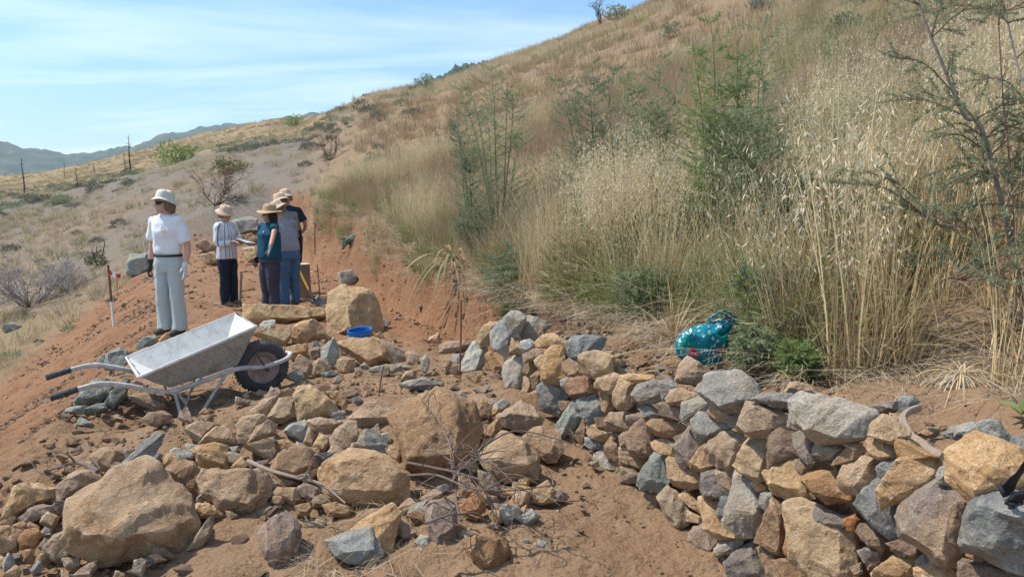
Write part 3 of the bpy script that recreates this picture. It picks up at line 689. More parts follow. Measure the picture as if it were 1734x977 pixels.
def stone_mesh(name, ring3, n, size, seed, front=.34, back=.55, rough=1., detail=1, grow=1.04, fpts=None):
    """ring3: outline points (m,3) about the origin in the stone's plane, n: unit normal towards the viewer"""
    rg = np.random.default_rng(seed); m = len(ring3); c = ring3.mean(0)
    ring3 = c+(ring3-c)*grow
    pts = [p+n*size*rg.uniform(-.05, .05) for p in ring3]
    e1 = ring3[0]-c; e1 = e1/np.linalg.norm(e1); e2 = np.cross(n, e1)
    tl = rg.uniform(-.55, .55, 2)*front                     # the tilt of the big front facet
    sh = (ring3[rg.integers(m)]-c)*rg.uniform(0, .18); k = min(m, int(rg.integers(3, 6))); st = rg.integers(m)
    if fpts is not None:
        for p, hh in fpts: pts.append(p+n*size*hh)
    for i in range(k if fpts is None else 0):
        p = ring3[(st+i*m//k) % m]; q = sh+(p-c)*rg.uniform(.55, .86); hh = front*rg.uniform(.86, 1.0)+(q.dot(e1)*tl[0]+q.dot(e2)*tl[1])/size
        pts.append(c+q+n*size*max(.06, hh))
    for i in range(0, m, 2):
        pts.append(c+(ring3[i]-c)*rg.uniform(.6, .82)-n*size*back*rg.uniform(.7, 1.0))
    bm = bmesh.new()
    for p in pts: bm.verts.new(p)
    r = bmesh.ops.convex_hull(bm, input=bm.verts)
    bmesh.ops.delete(bm, geom=list({g for g in r['geom_interior'] if isinstance(g, bmesh.types.BMVert)}), context='VERTS')
    bmesh.ops.dissolve_limit(bm, angle_limit=R(7), verts=bm.verts, edges=bm.edges)
    for q in range(int(rg.integers(2, 6)) if fpts is None else 1):                 # knock corners off with random fracture planes
        dr = rg.normal(size=3)*.8+n*1.1; dr /= np.linalg.norm(dr); cc = np.array([v.co for v in bm.verts]); h = (cc-c)@dr
        lim = h.max()-rg.uniform(.02, .09)*size
        g = bmesh.ops.bisect_plane(bm, geom=bm.verts[:]+bm.edges[:]+bm.faces[:], plane_co=c+dr*lim, plane_no=dr, clear_outer=True)
        ed = [e for e in g['geom_cut'] if isinstance(e, bmesh.types.BMEdge)]
        if ed: bmesh.ops.edgeloop_fill(bm, edges=ed)
    bmesh.ops.recalc_face_normals(bm, faces=bm.faces)
    bmesh.ops.bevel(bm, geom=[e for e in bm.edges], offset=size*.012, segments=1, affect='EDGES', clamp_overlap=True)
    bmesh.ops.triangulate(bm, faces=bm.faces)
    cell = size*(.125, .08, .05)[detail]
    for it in range(5):
        es = [e for e in bm.edges if e.calc_length() > cell*1.4]
        if not es: break
        bmesh.ops.subdivide_edges(bm, edges=es, cuts=1, use_grid_fill=False)
        bmesh.ops.triangulate(bm, faces=[f for f in bm.faces if len(f.verts) > 3])
    bmesh.ops.remove_doubles(bm, verts=bm.verts, dist=size*.008)
    bm.normal_update()
    co = np.array([v.co for v in bm.verts]); nn = np.array([v.normal for v in bm.verts])
    off = rg.uniform(-50, 50, 3); q = (co+off)/size
    d = .012*fbm(q*1.7, 2, seed % 97)+.008*(1-2*np.abs(vnoise(q*5.2, seed % 83)))+.010*(1-2*np.abs(vnoise(q*11, seed % 79)))+.009*fbm(q*21, 2, seed % 89)
    bd = rg.normal(size=3); bd /= np.linalg.norm(bd); lay = q@bd*5+.9*fbm(q*1.8, 2, 5)
    d += .014*np.clip(np.sin(lay*3.1)*2.5, -1, 1)
    co = co+nn*((d-.006)*size*rough)[:, None]
    for v, p in zip(bm.verts, co): v.co = p
    me = bpy.data.meshes.new(name); bm.to_mesh(me); bm.free(); me.shade_smooth(); me.set_sharp_from_angle(angle=R(24)); return me
def parse(txt):
    key = None; out = []
    for ln in txt.strip().split('\n'):
        ln = ln.strip()
        if ln in CROP: key = CROP[ln]; continue
        body, _, lab = ln.partition('|'); lab, _, fp = lab.partition('|') if '|' in lab or not lab.strip().startswith('f:') else ('', '', lab); tk = body.split()
        pts = [tuple(float(q) for q in a.split(',')) for a in tk[1:]]
        fpt = [tuple(float(q) for q in a.split(',')) for a in fp.replace('f:', '').split()]
        out.append((tk[0], [(key[0]+x/key[2], key[1]+y/key[2]) for x, y in pts], lab.strip(), [(key[0]+x/key[2], key[1]+y/key[2], h) for x, y, h in fpt]))
    return out
NWALL = np.array([-.91, -.40, .14]); NWALL /= np.linalg.norm(NWALL)
def poly_center(p):
    p = np.array(p); q = np.roll(p, -1, 0); a = p[:, 0]*q[:, 1]-q[:, 0]*p[:, 1]; A = a.sum()/2
    return ((p+q)*a[:, None]).sum(0)/(6*A), abs(A)
def place_stone(code, pp, seed, wall, fp=()):
    (cx, cy), A = poly_center(pp); p0, t = hit(cx, cy); r = ray(cx, cy); v = -r/np.linalg.norm(r)
    spx = math.sqrt(A)*t/FPX; yb = max(p[1] for p in pp); hb = yb-min(p[1] for p in pp)
    onface = False
    if wall:
        q = EYE[None]+_ts[:, None]*r[None]; k_ = int(np.argmax(polydist(q[:, 0], q[:, 1], WF) >= .08)); f = q[k_]      # where the sight line meets the wall face
        zb = float(Plat(f[0:1], f[1:2])[0]); onface = zb-.14 < f[2] < float(Zt(f[1]))+.05 and f[1] < 6.3
        if onface: p0, t = f, _ts[k_]; spx = math.sqrt(A)*t/FPX
    if onface:
        n = NWALL*.62+v*.5; p0 = p0+v*spx*.12; fr, bk = .34, .7
    else:
        p0, t = hit(cx, yb-hb*(.20 if wall else .10)); n = v*.75+np.array([0, 0, .36 if wall else .30]); fr, bk = .36, .6
        p0 = p0+v*spx*.12
    n = n/np.linalg.norm(n); ring = []
    for x, y in pp:
        q = ray(x, y); s = (p0-EYE).dot(n)/q.dot(n); ring.append(EYE+q*s)
    def un(x, y): q = ray(x, y); return EYE+q*((p0-EYE).dot(n)/q.dot(n))
    ring = np.array(ring); base = ring.mean(0); base[2] = ring[:, 2].min(); k = math.sqrt(A)
    me = stone_mesh('stone', ring-base, n, k*np.linalg.norm(p0-EYE)/FPX, seed, fr, bk, 1., 2 if k > 75 else 1 if k > 32 else 0, 1.16 if onface else 1.09, [(un(x, y)-base, h) for x, y, h in fp] or None)
    return me, base
wall = thing('dry_stone_wall', 'dry stone terrace wall of ochre and grey stones at the right', 'stone wall', tuple(at(1150, 840, 3.7)))
for i, (c, pp, _, fp) in enumerate(parse(WALL)):
    me, base = place_stone(c, pp, 100+i, True, fp); o = mesh_obj('stone', me, M[c], wall); o.location = Vector(base)-wall.location
for i, (c, pp, lab, fp) in enumerate(parse(RUB)):
    me, base = place_stone(c, pp, 900+i, False, fp); nm = 'boulder' if 'boulder' in lab else 'earth_lump' if c == 'e' else 'pebble' if 'pebble' in lab else 'stone'
    o = mesh_obj(nm, me, M[c]); o.location = base
    tag(o, lab, 'stone' if c != 'e' else 'lump of earth', 'loose stones of the rubble heaps')
# small packing stones in the joints of the wall, and the dark heart behind them
pk = []; fv = []; ff = []
def chip(sz, seed, flat=.7):
    rg = np.random.default_rng(seed); p = rg.normal(size=(11, 3)); p /= np.linalg.norm(p, axis=1)[:, None]; p *= rg.uniform(.75, 1.1, (11, 1))*sz; p[:, 2] *= flat; p[:, 1] *= rg.uniform(.6, 1)
    bm = bmesh.new(); [bm.verts.new(a) for a in p]; r = bmesh.ops.convex_hull(bm, input=bm.verts)
    bmesh.ops.delete(bm, geom=[g for g in r['geom_interior'] if isinstance(g, bmesh.types.BMVert)], context='VERTS')
    bm.verts.index_update(); V = np.array([v.co for v in bm.verts]); F = [tuple(v.index for v in f.verts) for f in bm.faces]; bm.free(); return V, F
chips = [chip(1, 40+k) for k in range(8)]
for i in range(300):
    yy = rng.uniform(1.7, 5.9); xx = np.interp(yy, [p[1] for p in WF], [p[0] for p in WF]); zt = float(Zt(yy)); zb = float(Plat(np.array(xx), np.array(yy)))
    f = rng.uniform(0, .93); p = np.array([xx+.17+f*.08+rng.uniform(-.0, .08), yy, zb+(zt-zb)*f]); Vc, Fc = chips[i % 8]
    a = Euler(rng.uniform(0, 6, 3)).to_matrix(); n0 = len(fv); fv += [tuple(np.array(a @ Vector(q))*(.045+.05*rng.random())+p-np.array(wall.location)) for q in Vc]; ff += [tuple(k+n0 for k in q) for q in Fc]
pm = from_np('packing_stones', fv, ff, False)
o = mesh_obj('packing_stones', pm, M['b'], wall); o['kind'] = 'stuff'
# smaller stones wedged into the gaps of the heaps, where the photograph shows no outline of their own
def inside(P_, poly):
    x, y = P_[..., 0], P_[..., 1]; r = np.zeros(x.shape, bool); q = np.array(poly); n = len(q)
    for i in range(n):
        (x0, y0), (x1, y1) = q[i], q[(i+1) % n]
        if y0 != y1: r ^= ((y0 > y) != (y1 > y)) & (x < (x1-x0)*(y-y0)/(y1-y0)+x0)
    return r
gy, gx = np.mgrid[540:977:3, 0:980:3]; G = np.stack([gx, gy], -1).astype(float); cov = np.zeros(gx.shape, bool)
for c, pp, *_ in parse(RUB)+parse(WALL): cov |= inside(G, pp)
zone = np.zeros(gx.shape, bool)
for poly in ([(0, 870), (60, 835), (160, 775), (300, 765), (330, 690), (430, 665), (600, 655), (680, 700), (690, 880), (560, 860), (470, 850), (340, 900), (250, 977), (0, 977)], [(690, 830), (760, 850), (920, 800), (960, 830), (900, 880), (800, 905), (690, 900)], [(495, 560), (745, 570), (735, 640), (500, 645)], [(800, 640), (880, 680), (960, 770), (900, 740), (820, 690)]): zone |= inside(G, poly)
LANDM = [(215, 860, 'huge tan boulder'), (398, 830, 'large two toned block'), (620, 808, 'large scratched stone'), (740, 740, 'big muddy brown boulder'), (860, 775, 'cracked ochre block'), (500, 785, 'rounded fist like stone'), (535, 685, 'tall grey edged boulder'), (505, 735, 'cream white angular stone'), (360, 750, 'stone with the chalky patch'),
 (446, 640, 'wheelbarrow wheel'), (612, 563, 'blue plastic tub'), (600, 880, 'dark grey pointed slab'), (745, 880, 'upright brownish slab'), (40, 830, 'left edge ochre boulder'), (45, 870, 'two toned pink stone'), (240, 775, 'long thin blue grey slab'), (905, 690, 'ridge shaped ochre stone'), (920, 745, 'smooth orange slab'), (860, 868, 'round whitish cracked stone'), (700, 600, 'grey tan slab'), (560, 700, 'flat lit overhanging stone'), (472, 905, 'rounded pinkish brown slab'), (310, 700, 'wheelbarrow legs'), (30, 935, 'bottom left brown block'), (555, 610, 'pale blue white stone')]
CW = {'o': 'ochre', 't': 'tan', 'b': 'brown', 'p': 'pinkish brown', 'g': 'grey'}; used = set()
free = zone & ~cov; rg = np.random.default_rng(12); nfill = 0
for k in range(400):
    ii = np.argwhere(free)
    if len(ii) < 12 or nfill >= 85: break
    a = ii[rg.integers(len(ii))]; cx, cy = G[a[0], a[1]]; s0 = rg.uniform(11, 23)*(.75 if cy < 700 else 1.)
    an = np.sort(rg.uniform(0, 6.28, 7)); pp = [(cx+s0*rg.uniform(.75, 1.1)*math.cos(q), cy+s0*rg.uniform(.55, .85)*math.sin(q)) for q in an]
    if poly_center(pp)[1] < s0*s0*.9: continue
    lm = min(LANDM, key=lambda q: (q[0]-cx)**2+(q[1]-cy)**2); ang = math.degrees(math.atan2(lm[1]-cy, cx-lm[0])) % 360
    where = ('right of', 'at the upper right of', 'above', 'at the upper left of', 'left of', 'at the lower left of', 'below', 'at the lower right of')[int((ang+22.5)//45) % 8]
    free &= np.hypot(gx-cx, gy-cy) > s0*.95
    opts = [(q, 'small '+CW[q]+' stone wedged '+where+' the '+lm[2]) for q in rg.permutation(['o', 'o', 'o', 't', 'b', 'p', 'g'])]; opts = [q for q in opts if q[1] not in used]
    if not opts: continue
    c, lab = opts[0]; used.add(lab); free &= np.hypot(gx-cx, gy-cy) > s0*.95
    me, base = place_stone(c, pp, 3000+k, False); o = mesh_obj('stone', me, M[c]); o.location = base; nfill += 1
    tag(o, lab, 'stone', 'small stones wedged in the rubble heap')
# ------------------------------------------------------------------ wheelbarrow
def rotm(yaw, pitch, roll): return np.array(Euler((roll, pitch, yaw)).to_matrix())
# local frame: x from handles to wheel, y to the far side, z up, origin under the wheel; measured on the photograph
BX = (-1.892, 5.539, -.023, .594, -.073, .016, 1.0)
M['cement'] = simple('cement_caked_steel', (.36, .345, .32), .85, 60, .28, 70, .006)
M['cement_in'] = simple('cement_dust_inside', (.66, .64, .60), .9, 12, .10, 70, .006)
M['cement_tube'] = simple('cement_splashed_tube', (.50, .47, .43), .8, 22, .28, 90, .003)
M['tyre'] = simple('dusty_rubber', (.085, .082, .08), .9, 12, .6, 80, .003)
M['wheelrim'] = simple('faded_red_rim', (.40, .27, .23), .75, 14, .3)
M['grip'] = simple('worn_black_grip', (.07, .065, .065), .8, 60, .6)
M['iron'] = simple('dark_iron', (.12, .10, .09), .6, 30, .3, metal=.3)
bw = thing('wheelbarrow', 'grey cement caked wheelbarrow with one wheel parked on the rubble', 'wheelbarrow', tuple(BX[:3]), (BX[5], BX[4], BX[3])); bw.scale = (BX[6],)*3
# tray: a tapered open box with thickness
top = np.array([(-.868, -.31, .38), (-.071, -.29, .578), (-.071, .29, .578), (-.868, .31, .38)]); bot = np.array([(-.679, -.19, .236), (-.216, -.19, .296), (-.216, .19, .296), (-.679, .19, .236)])
def refine(q0, q1, q2, q3, n, m): return [[((1-i/n)*(1-j/m))*q0+(i/n*(1-j/m))*q1+(i/n*j/m)*q2+((1-i/n)*j/m)*q3 for i in range(n+1)] for j in range(m+1)]
def tray(off):
    mb = MB(); T = top.copy(); B = bot.copy(); c = (T.mean(0)+B.mean(0))/2
    if off: 
        T = T+np.sign(c-T)*np.array([.012, .012, 0]); B = B+np.sign(c-B)*np.array([.01, .01, 0]); B[:, 2] += .012; T[:, 2] += .002
    for a, b_ in ((0, 1), (1, 2), (2, 3), (3, 0)):
        g = refine(B[a], B[b_], T[b_], T[a], 8, 5); v = [p+.006*fbm(p*9, 2, 4) for r in g for p in r]
        f = [(j*9+i, j*9+i+1, (j+1)*9+i+1, (j+1)*9+i) for j in range(5) for i in range(8)]
        mb.add(v, [q[::-1] for q in f] if off else f)
    mb.add(B, [(0, 1, 2, 3)] if off else [(3, 2, 1, 0)]); return mb
for nm_, st_c in (('cement', (.20, .13, .085)), ('cement_in', (.42, .36, .29))):
    t_ = M[nm_].node_tree; b_n = t_.nodes['Principled BSDF']; src = b_n.inputs['Base Color'].links[0].from_socket; v_, _ = objvec(t_, False)
    L(t_, mixc(t_, math_(t_, 'MULTIPLY', ramp(t_, noise(t_, v_, 6, 6, .7, 1.5), (.50, 0.), (.66, .7)), ramp(t_, noise(t_, v_, 70, 3, .6), (.35, .3), (.6, 1.))), src, st_c), b_n.inputs['Base Color'])
tr = tray(0).build('tray', M['cement'], bw, ang=25); tray(1).build('tray_lining', M['cement_in'], tr, ang=25)
e = MB(); e.tube(list(top)+[top[0]], .011, 6); e.build('rolled_rim', M['cement_in'], tr)
def curve(pts, n=8):
    pts = [np.array(p, float) for p in pts]; P = [2*pts[0]-pts[1]]+pts+[2*pts[-1]-pts[-2]]; out = []
    for i in range(1, len(P)-2):
        for k in range(n):
            t = k/n; a, b, c, d = P[i-1:i+3]
            out.append(.5*((2*b)+(c-a)*t+(2*a-5*b+4*c-d)*t*t+(3*b-a-3*c+d)*t**3))
    return out+[pts[-1]]
side = lambda s: [(-1.22, s*.28, .374), (-1.08, s*.278, .378), (-.93, s*.268, .325), (-.80, s*.258, .262), (-.70, s*.25, .225), (-.60, s*.242, .228), (-.40, s*.22, .253), (-.216, s*.195, .272), (-.06, s*.150, .238), (.08, s*.125, .236), (.17, s*.09, .246), (.212, s*.045, .254)]
fr = curve(side(-1), 6)+curve([(.222, 0, .257)]+[tuple(p) for p in side(1)[::-1]], 6)
f_ = MB(); f_.tube(fr, .0175, 8); f_.build('tube_frame', M['cement_tube'], bw)
for s in (-1, 1):
    g = MB(); pp = [(-1.375+i*.013, s*.28, .350+.0021*i) for i in range(13)]; g.tube(pp, [.020+(.003 if i % 2 else 0) for i in range(13)], 10); g.build('grip', M['grip'], bw)
    l = MB(); l.tube([(-.66, s*.236, .235), (-.64, s*.258, .0)], .011, 6); l.tube([(-.30, s*.205, .262), (-.53, s*.255, .0)], .012, 6); l.tube([(-.655, s*.258, .006), (-.515, s*.255, .006)], .011, 6); l.build('leg', M['cement_tube'], bw)
    b_ = MB(); b_.tube([(-.13, s*.24, .47), (.0, s*.135, .20)], .007, 6); b_.build('stay', M['iron'], bw)
l = MB(); l.tube([(-.60, -.24, .12), (-.60, .24, .12)], .009, 6); l.tube([(-.62, -.24, .06), (-.40, .21, .25)], .008, 6); l.build('cross_brace', M['cement_tube'], bw)
MW = Matrix.Translation((0, 0, .20)) @ Matrix.Rotation(math.pi/2, 4, 'X')
w = MB(); w.lathe([(.118, -.045), (.145, -.055), (.172, -.054), (.188, -.040), (.197, -.016), (.197, .016), (.188, .040), (.172, .054), (.145, .055), (.118, .045), (.108, .03), (.108, -.03), (.118, -.045)], 40, MW)
wh = w.build('wheel', M['tyre'], bw, ang=60)
w = MB()
for k in range(44):
    a = 2*math.pi*k/44
    for sgn in (-1, 1): w.box((0, 0, 0), (.0035, .0055, .017), MW @ Matrix.Rotation(a+sgn*.035, 4, 'Z') @ Matrix.Translation((.196, 0, sgn*.022)) @ Matrix.Rotation(sgn*.35, 4, 'X') @ Matrix.Rotation(-sgn*.55, 4, 'Y'))
w.build('tread', M['tyre'], wh)
w = MB(); w.lathe([(.0, -.035), (.026, -.038), (.030, -.02), (.075, -.010), (.092, -.030), (.113, -.042), (.120, -.047), (.113, -.02), (.113, .02), (.120, .047), (.113, .042), (.092, .03), (.075, .010), (.030, .02), (.026, .038), (0, .035)], 32, MW); w.build('rim', M['wheelrim'], wh)
w = MB(); w.tube([(0, -.15, .205), (0, .15, .205)], .009, 8); w.tube([(0, -.160, .205), (0, -.142, .205)], .016, 6); w.build('axle', M['iron'], wh)

# ------------------------------------------------------------------ stakes, rods, tape
M['rust'] = simple('rusty_steel', (.17, .075, .05), .8, 40, .4)
M['white_paint'] = simple('chalky_white_paint', (.75, .72, .68), .7, 30, .12)
m, t, b = new_mat('red_white_tape'); v, _ = objvec(t, False)
uv = nd(t, 'ShaderNodeAttribute'); uv.attribute_name = 'along'
st = math_(t, 'GREATER_THAN', math_(t, 'SINE', math_(t, 'MULTIPLY', uv.outputs['Fac'], 42.)), 0.)
L(t, mixc(t, st, (.82, .80, .78), (.62, .05, .05)), b.inputs['Base Color']); b.inputs['Roughness'].default_value = .45; M['tape'] = m
def tape(parent, p0, dirs, w=.075, seed=1):
    """a fluttering strip; dirs: list of 3D points relative to p0"""
    c = np.array(curve([p0]+[np.array(p0)+np.array(d) for d in dirs], 10)); n = len(c); V = []; al = []; s = 0
    for i in range(n):
        if i: s += np.linalg.norm(c[i]-c[i-1])
        tw = .6*math.sin(i*.35+seed); up = np.array([.1*math.sin(i*.5), math.sin(tw), math.cos(tw)])*w/2
        V += [c[i]-up, c[i], c[i]+up]; al += [s]*3
    F = [(i*3+k, i*3+k+1, i*3+k+4, i*3+k+3) for i in range(n-1) for k in (0, 1)]
    me = fast_mesh('tape', V, F, True); add_attr(me, 'along', np.array(al)); return mesh_obj('tape', me, M['tape'], parent)
g, d = hit(193, 556); dd = d
tp = at(183, 449, d*.995)
sk = thing('marker_stake', 'rusty stake with white painted foot and red white tape, on the left slope', 'stake', tuple(g))
s1 = MB(); s1.tube([(0, 0, -.15), tuple(tp-g)], .018, 6); s1.build('rod', M['rust'], sk)
a = (tp-g); s1 = MB(); s1.tube([a*.0, a*.42], .021, 6); s1.build('painted_foot', M['white_paint'], sk)
tape(sk, a*.88, [(.05, -.02, .0), (.11, -.03, -.03), (.17, 0, -.055), (.21, .02, -.07)], .085)
g, d = hit(533, 432); tp = at(533, 376, d)
sk = thing('marker_stake', 'rusty stake with red white tape at the far edge of the trench', 'stake', tuple(g))
s1 = MB(); s1.tube([(0, 0, -.15), tuple(tp-g)], .018, 6); s1.build('rod', M['rust'], sk)
tape(sk, (tp-g)*.9, [(.12, 0, -.02), (.3, .05, 0.0), (.5, .1, .01)], .10, 2)
def rod(p0, p1, label, r=.008, name='steel_rod', mat='rust', cat='rod'):
    g, d = hit(*p0); tp = at(p1[0], p1[1], d); s = MB(); s.tube([(0, 0, -.1), tuple((tp-g)*.5+np.array([.004, 0, 0])), tuple(tp-g)], r, 6)
    o = s.build(name, M[mat] if isinstance(mat, str) else mat); o.location = g; return tag(o, label, cat)
rod((542, 505), (537, 448), 'thin rusty rod standing in the trench behind the shovel', .010)
rod((778, 637), (781, 508), 'thin rusty rod standing in front of the far end of the stone wall', .008)
M['twig'] = simple('grey_brown_twig', (.17, .12, .095), .9, 30, .3)
rod((637, 676), (649, 620), 'thin dry twig stuck upright in the dirt before the large stones', .006, 'twig', 'twig', 'twig')
M['stakewood'] = simple('weathered_stake_wood', (.36, .25, .165), .9, 25, .25)
rod((405, 519), (408, 460), 'round wooden stake beside the woman in the striped shirt', .028, 'wooden_stake', 'stakewood', 'stake')
rod((245, 434), (243, 408), 'short white peg on the spoil behind the woman in white', .010, 'white_peg', 'white_paint', 'peg')

# ------------------------------------------------------------------ log, shovel, pick, tub
m, t, b = new_mat('log_bark'); v, _ = objvec(t, False); c = mixc(t, ramp(t, noise(t, v, 8, 5, .6), (.35, 0.), (.65, 1.)), (.235, .155, .11), (.31, .22, .16)); L(t, c, b.inputs['Base Color']); b.inputs['Roughness'].default_value = .95; bump(t, b, noise(t, v, 28, 4), .7, .01); M['bark'] = m
M['cutwood'] = simple('cut_wood_end', (.62, .52, .40), .85, 14, .15)
g, d = hit(514, 504); h = 58*d/FPX; r = 12.5*d/FPX
lg = thing('log', 'upright sawn tree stump standing behind the man in jeans', 'log', tuple(g))
s = MB(); s.lathe([(r*1.02, -.1), (r*1.03, .1), (r*.98, h*.5), (r, h-.01)], 20, wob=lambda p, a, i: p*np.array([1+.05*math.sin(3*a+i), 1+.05*math.cos(2*a), 1])); s.build('bark', M['bark'], lg)
s = MB(); s.add([(r*1.0*math.cos(k*.3142), r*1.0*math.sin(k*.3142), h-.004+.0*k) for k in range(20)], [tuple(range(20))]); s.build('cut_face', M['cutwood'], lg)
M['yellow'] = simple('yellow_paint_handle', (.72, .42, .05), .5, 30, .12); M['blade'] = simple('dull_blade_steel', (.13, .135, .14), .55, 18, .3, metal=.4)
g, d = hit(545, 519); p_top = at(503, 450, d+.15)-g; p_mid = at(523, 491, d+.05)-g; p_sock = at(531, 506, d+.0)-g
sh = thing('shovel', 'shovel with a yellow handle and dark blade leaning beside the man in jeans', 'shovel', tuple(g))
s = MB(); s.tube([p_top, p_mid], .019, 8); s.build('handle', M['yellow'], sh)
s = MB(); s.tube([p_mid, p_sock], [.020, .022], 8); s.build('socket', M['iron'], sh)
ax = (np.zeros(3)-p_sock); ln = np.linalg.norm(ax); ax /= ln; sd = np.cross(ax, [0, -.6, .8]); sd /= np.linalg.norm(sd); nn = np.cross(sd, ax); V = []; 
for j in range(7):
    f = j/6; wd = .105*(1 if f < .55 else math.sqrt(max(0, 1-((f-.55)/.47)**2)))*(.75+.25*min(1, f*4))
    for i in range(7): u = i/3-1; V.append(p_sock+ax*(f*.27)+sd*u*wd+nn*(.028*u*u-.01+.02*f*f))
s = MB(); s.add(V, [(j*7+i, j*7+i+1, (j+1)*7+i+1, (j+1)*7+i) for j in range(6) for i in range(6)]); bo = s.build('blade', M['blade'], sh); sm = bo.modifiers.new('thick', 'SOLIDIFY'); sm.thickness = .005
g, d = hit(382, 520)
q0 = at(361, 515, d)-g; q1 = at(398, 522, d-.05)-g; q0[2] = Hs(q0[0]+g[0], q0[1]+g[1])-g[2]+.04; q1[2] = Hs(q1[0]+g[0], q1[1]+g[1])-g[2]+.06
pk_ = thing('pickaxe', 'pickaxe with a dark wooden handle lying by the feet of the woman in stripes', 'pickaxe', tuple(g))
s = MB(); s.tube([q0, q1], .02, 7); s.build('handle', M['stakewood'], pk_)
s = MB(); s.tube(curve([q1+np.array([.03, -.1, -.02]), q1, q1+np.array([-.02, .16, -.03])], 5), [.006]+[.02]*9+[.006], 6); s.build('pick_head', M['iron'], pk_)
M['bluetub'] = simple('blue_plastic', (.012, .13, .42), .45, spec=.5)
g = at(612, 566, hit(600, 592)[1]+.10); r = 19.5*np.linalg.norm(g-EYE)/FPX; 
tb = thing('blue_tub', 'blue plastic tub behind the large ochre slab, only its rim showing', 'tub', (g[0], g[1], g[2]-.16), (R(4), R(-4), 0))
s = MB(); s.lathe([(0, 0), (r*.78, 0), (r*.80, .006), (r*.96, .205), (r*.93, .205), (r*.77, .012), (0, .012)], 32); s.build('bowl', M['bluetub'], tb)
s = MB(); s.lathe([(r*.95, .196), (r*1.04, .196), (r*1.05, .205), (r*1.04, .214), (r*.94, .212), (r*.95, .196)], 32); s.build('rim', M['bluetub'], tb)
s = MB(); s.tube(curve([(r*1.03, 0, .2), (r*.8, -.12, .19), (0, -r*1.06, .185), (-r*.8, -.12, .19), (-r*1.03, 0, .2)], 6), .004, 6); s.build('handle', M['bluetub'], tb)

# ------------------------------------------------------------------ flowered bag, green glove, black strap
m, t, b = new_mat('flowered_cloth'); v, _ = objvec(t, False)
n_ = noise(t, v, 9, 3, .5, .8); c = mixc(t, ramp(t, n_, (.44, 0.), (.5, 1.)), (.01, .235, .215), (.012, .15, .19))
lv = nd(t, 'ShaderNodeTexVoronoi'); lv.inputs['Scale'].default_value = 17; L(t, v, lv.inputs['Vector'])
wv = nd(t, 'ShaderNodeTexWave'); wv.inputs['Scale'].default_value = 12; wv.inputs['Distortion'].default_value = 9; wv.inputs['Detail'].default_value = 2; wv.inputs['Detail Scale'].default_value = 1.6; L(t, v, wv.inputs['Vector'])
lf = math_(t, 'MULTIPLY', ramp(t, wv.outputs['Fac'], (.74, 0.), (.82, 1.)), ramp(t, noise(t, v, 8, 2), (.52, 0.), (.58, 1.)))
c = mixc(t, lf, c, (.62, .70, .68))
c = mixc(t, math_(t, 'MULTIPLY', ramp(t, noise(t, v, 34, 2, .5), (.62, 0.), (.66, 1.)), .8), c, (.55, .6, .66))
b.inputs['Roughness'].default_value = .85; b.inputs['Specular IOR Level'].default_value = .05; M['bag'] = m
# flowers at places of their own on the cloth (object space)
def spot(t, v, p, r0, r1):
    d = nd(t, 'ShaderNodeVectorMath', operation='DISTANCE'); L(t, v, d.inputs[0]); d.inputs[1].default_value = p
    dd = math_(t, 'ADD', d.outputs['Value'], math_(t, 'MULTIPLY', noise(t, v, 42, 3, .6), .035)); return ramp(t, dd, (r0+.017, 1.), (r1+.017, 0.))
for p, r_ in (((-.085, -.12, .08), .045), ((-.12, -.06, .215), .040), ((.09, -.12, .10), .03)):
    c = mixc(t, spot(t, v, p, r_*.9, r_), c, (.34, .03, .06)); c = mixc(t, math_(t, 'MULTIPLY', spot(t, v, p, r_*.5, r_*.8), ramp(t, noise(t, v, 60, 2), (.5, 0.), (.55, 1.))), c, (.70, .28, .33))
L(t, c, b.inputs['Base Color'])
g, d = hit(1196, 618)
V = []; F = []; nu, nv = 56, 36; S = .152*d/4.4
for j in range(nv+1):
    th = math.pi*j/nv
    for i in range(nu):
        a = 2*math.pi*i/nu; p = np.array([math.cos(a)*math.sin(th), math.sin(a)*math.sin(th)*.8, math.cos(th)])
        rr = 1+.10*vnoise(p*1.7, 3)+.085*(1-2*abs(float(vnoise(p*np.array([4, 4, 2.5]), 5))))+.035*float(vnoise(p*8, 7))
        q = p*rr*S; q[2] = max(q[2], -S*.8)+S*.8
        if q[2] > S*1.15: q[0] += (q[2]-S*1.15)*1.2                      # the top sags towards the right
        V.append(q)
for j in range(nv):
    for i in range(nu): i2 = (i+1) % nu; F.append((j*nu+i, (j+1)*nu+i, (j+1)*nu+i2, j*nu+i2))
bg_ = thing('flowered_bag', 'teal cloth bag printed with red flowers, set on the bank above the wall', 'bag', tuple(g-np.array([0, -.10, .02])))
mesh_obj('bag_body', from_np('bag_body', np.array(V), F), M['bag'], bg_)
fl = []; 
for j in range(9):
    for i in range(13):
        u = i/12-.5; w_ = j/8; fl.append((u*S*1.75-.01, -S*(.88+.10*math.sin(w_*2.6)+.05*math.sin(u*9))+.20*S*abs(u)*2+.015*w_, S*(1.42-.62*w_)+.012*math.sin(u*14)-.03*abs(u)))
s = MB(); s.add(fl, [(j*13+i, (j+1)*13+i, (j+1)*13+i+1, j*13+i+1) for j in range(8) for i in range(12)]); o = s.build('flap', M['bag'], bg_); sm = o.modifiers.new('thick', 'SOLIDIFY'); sm.thickness = .006
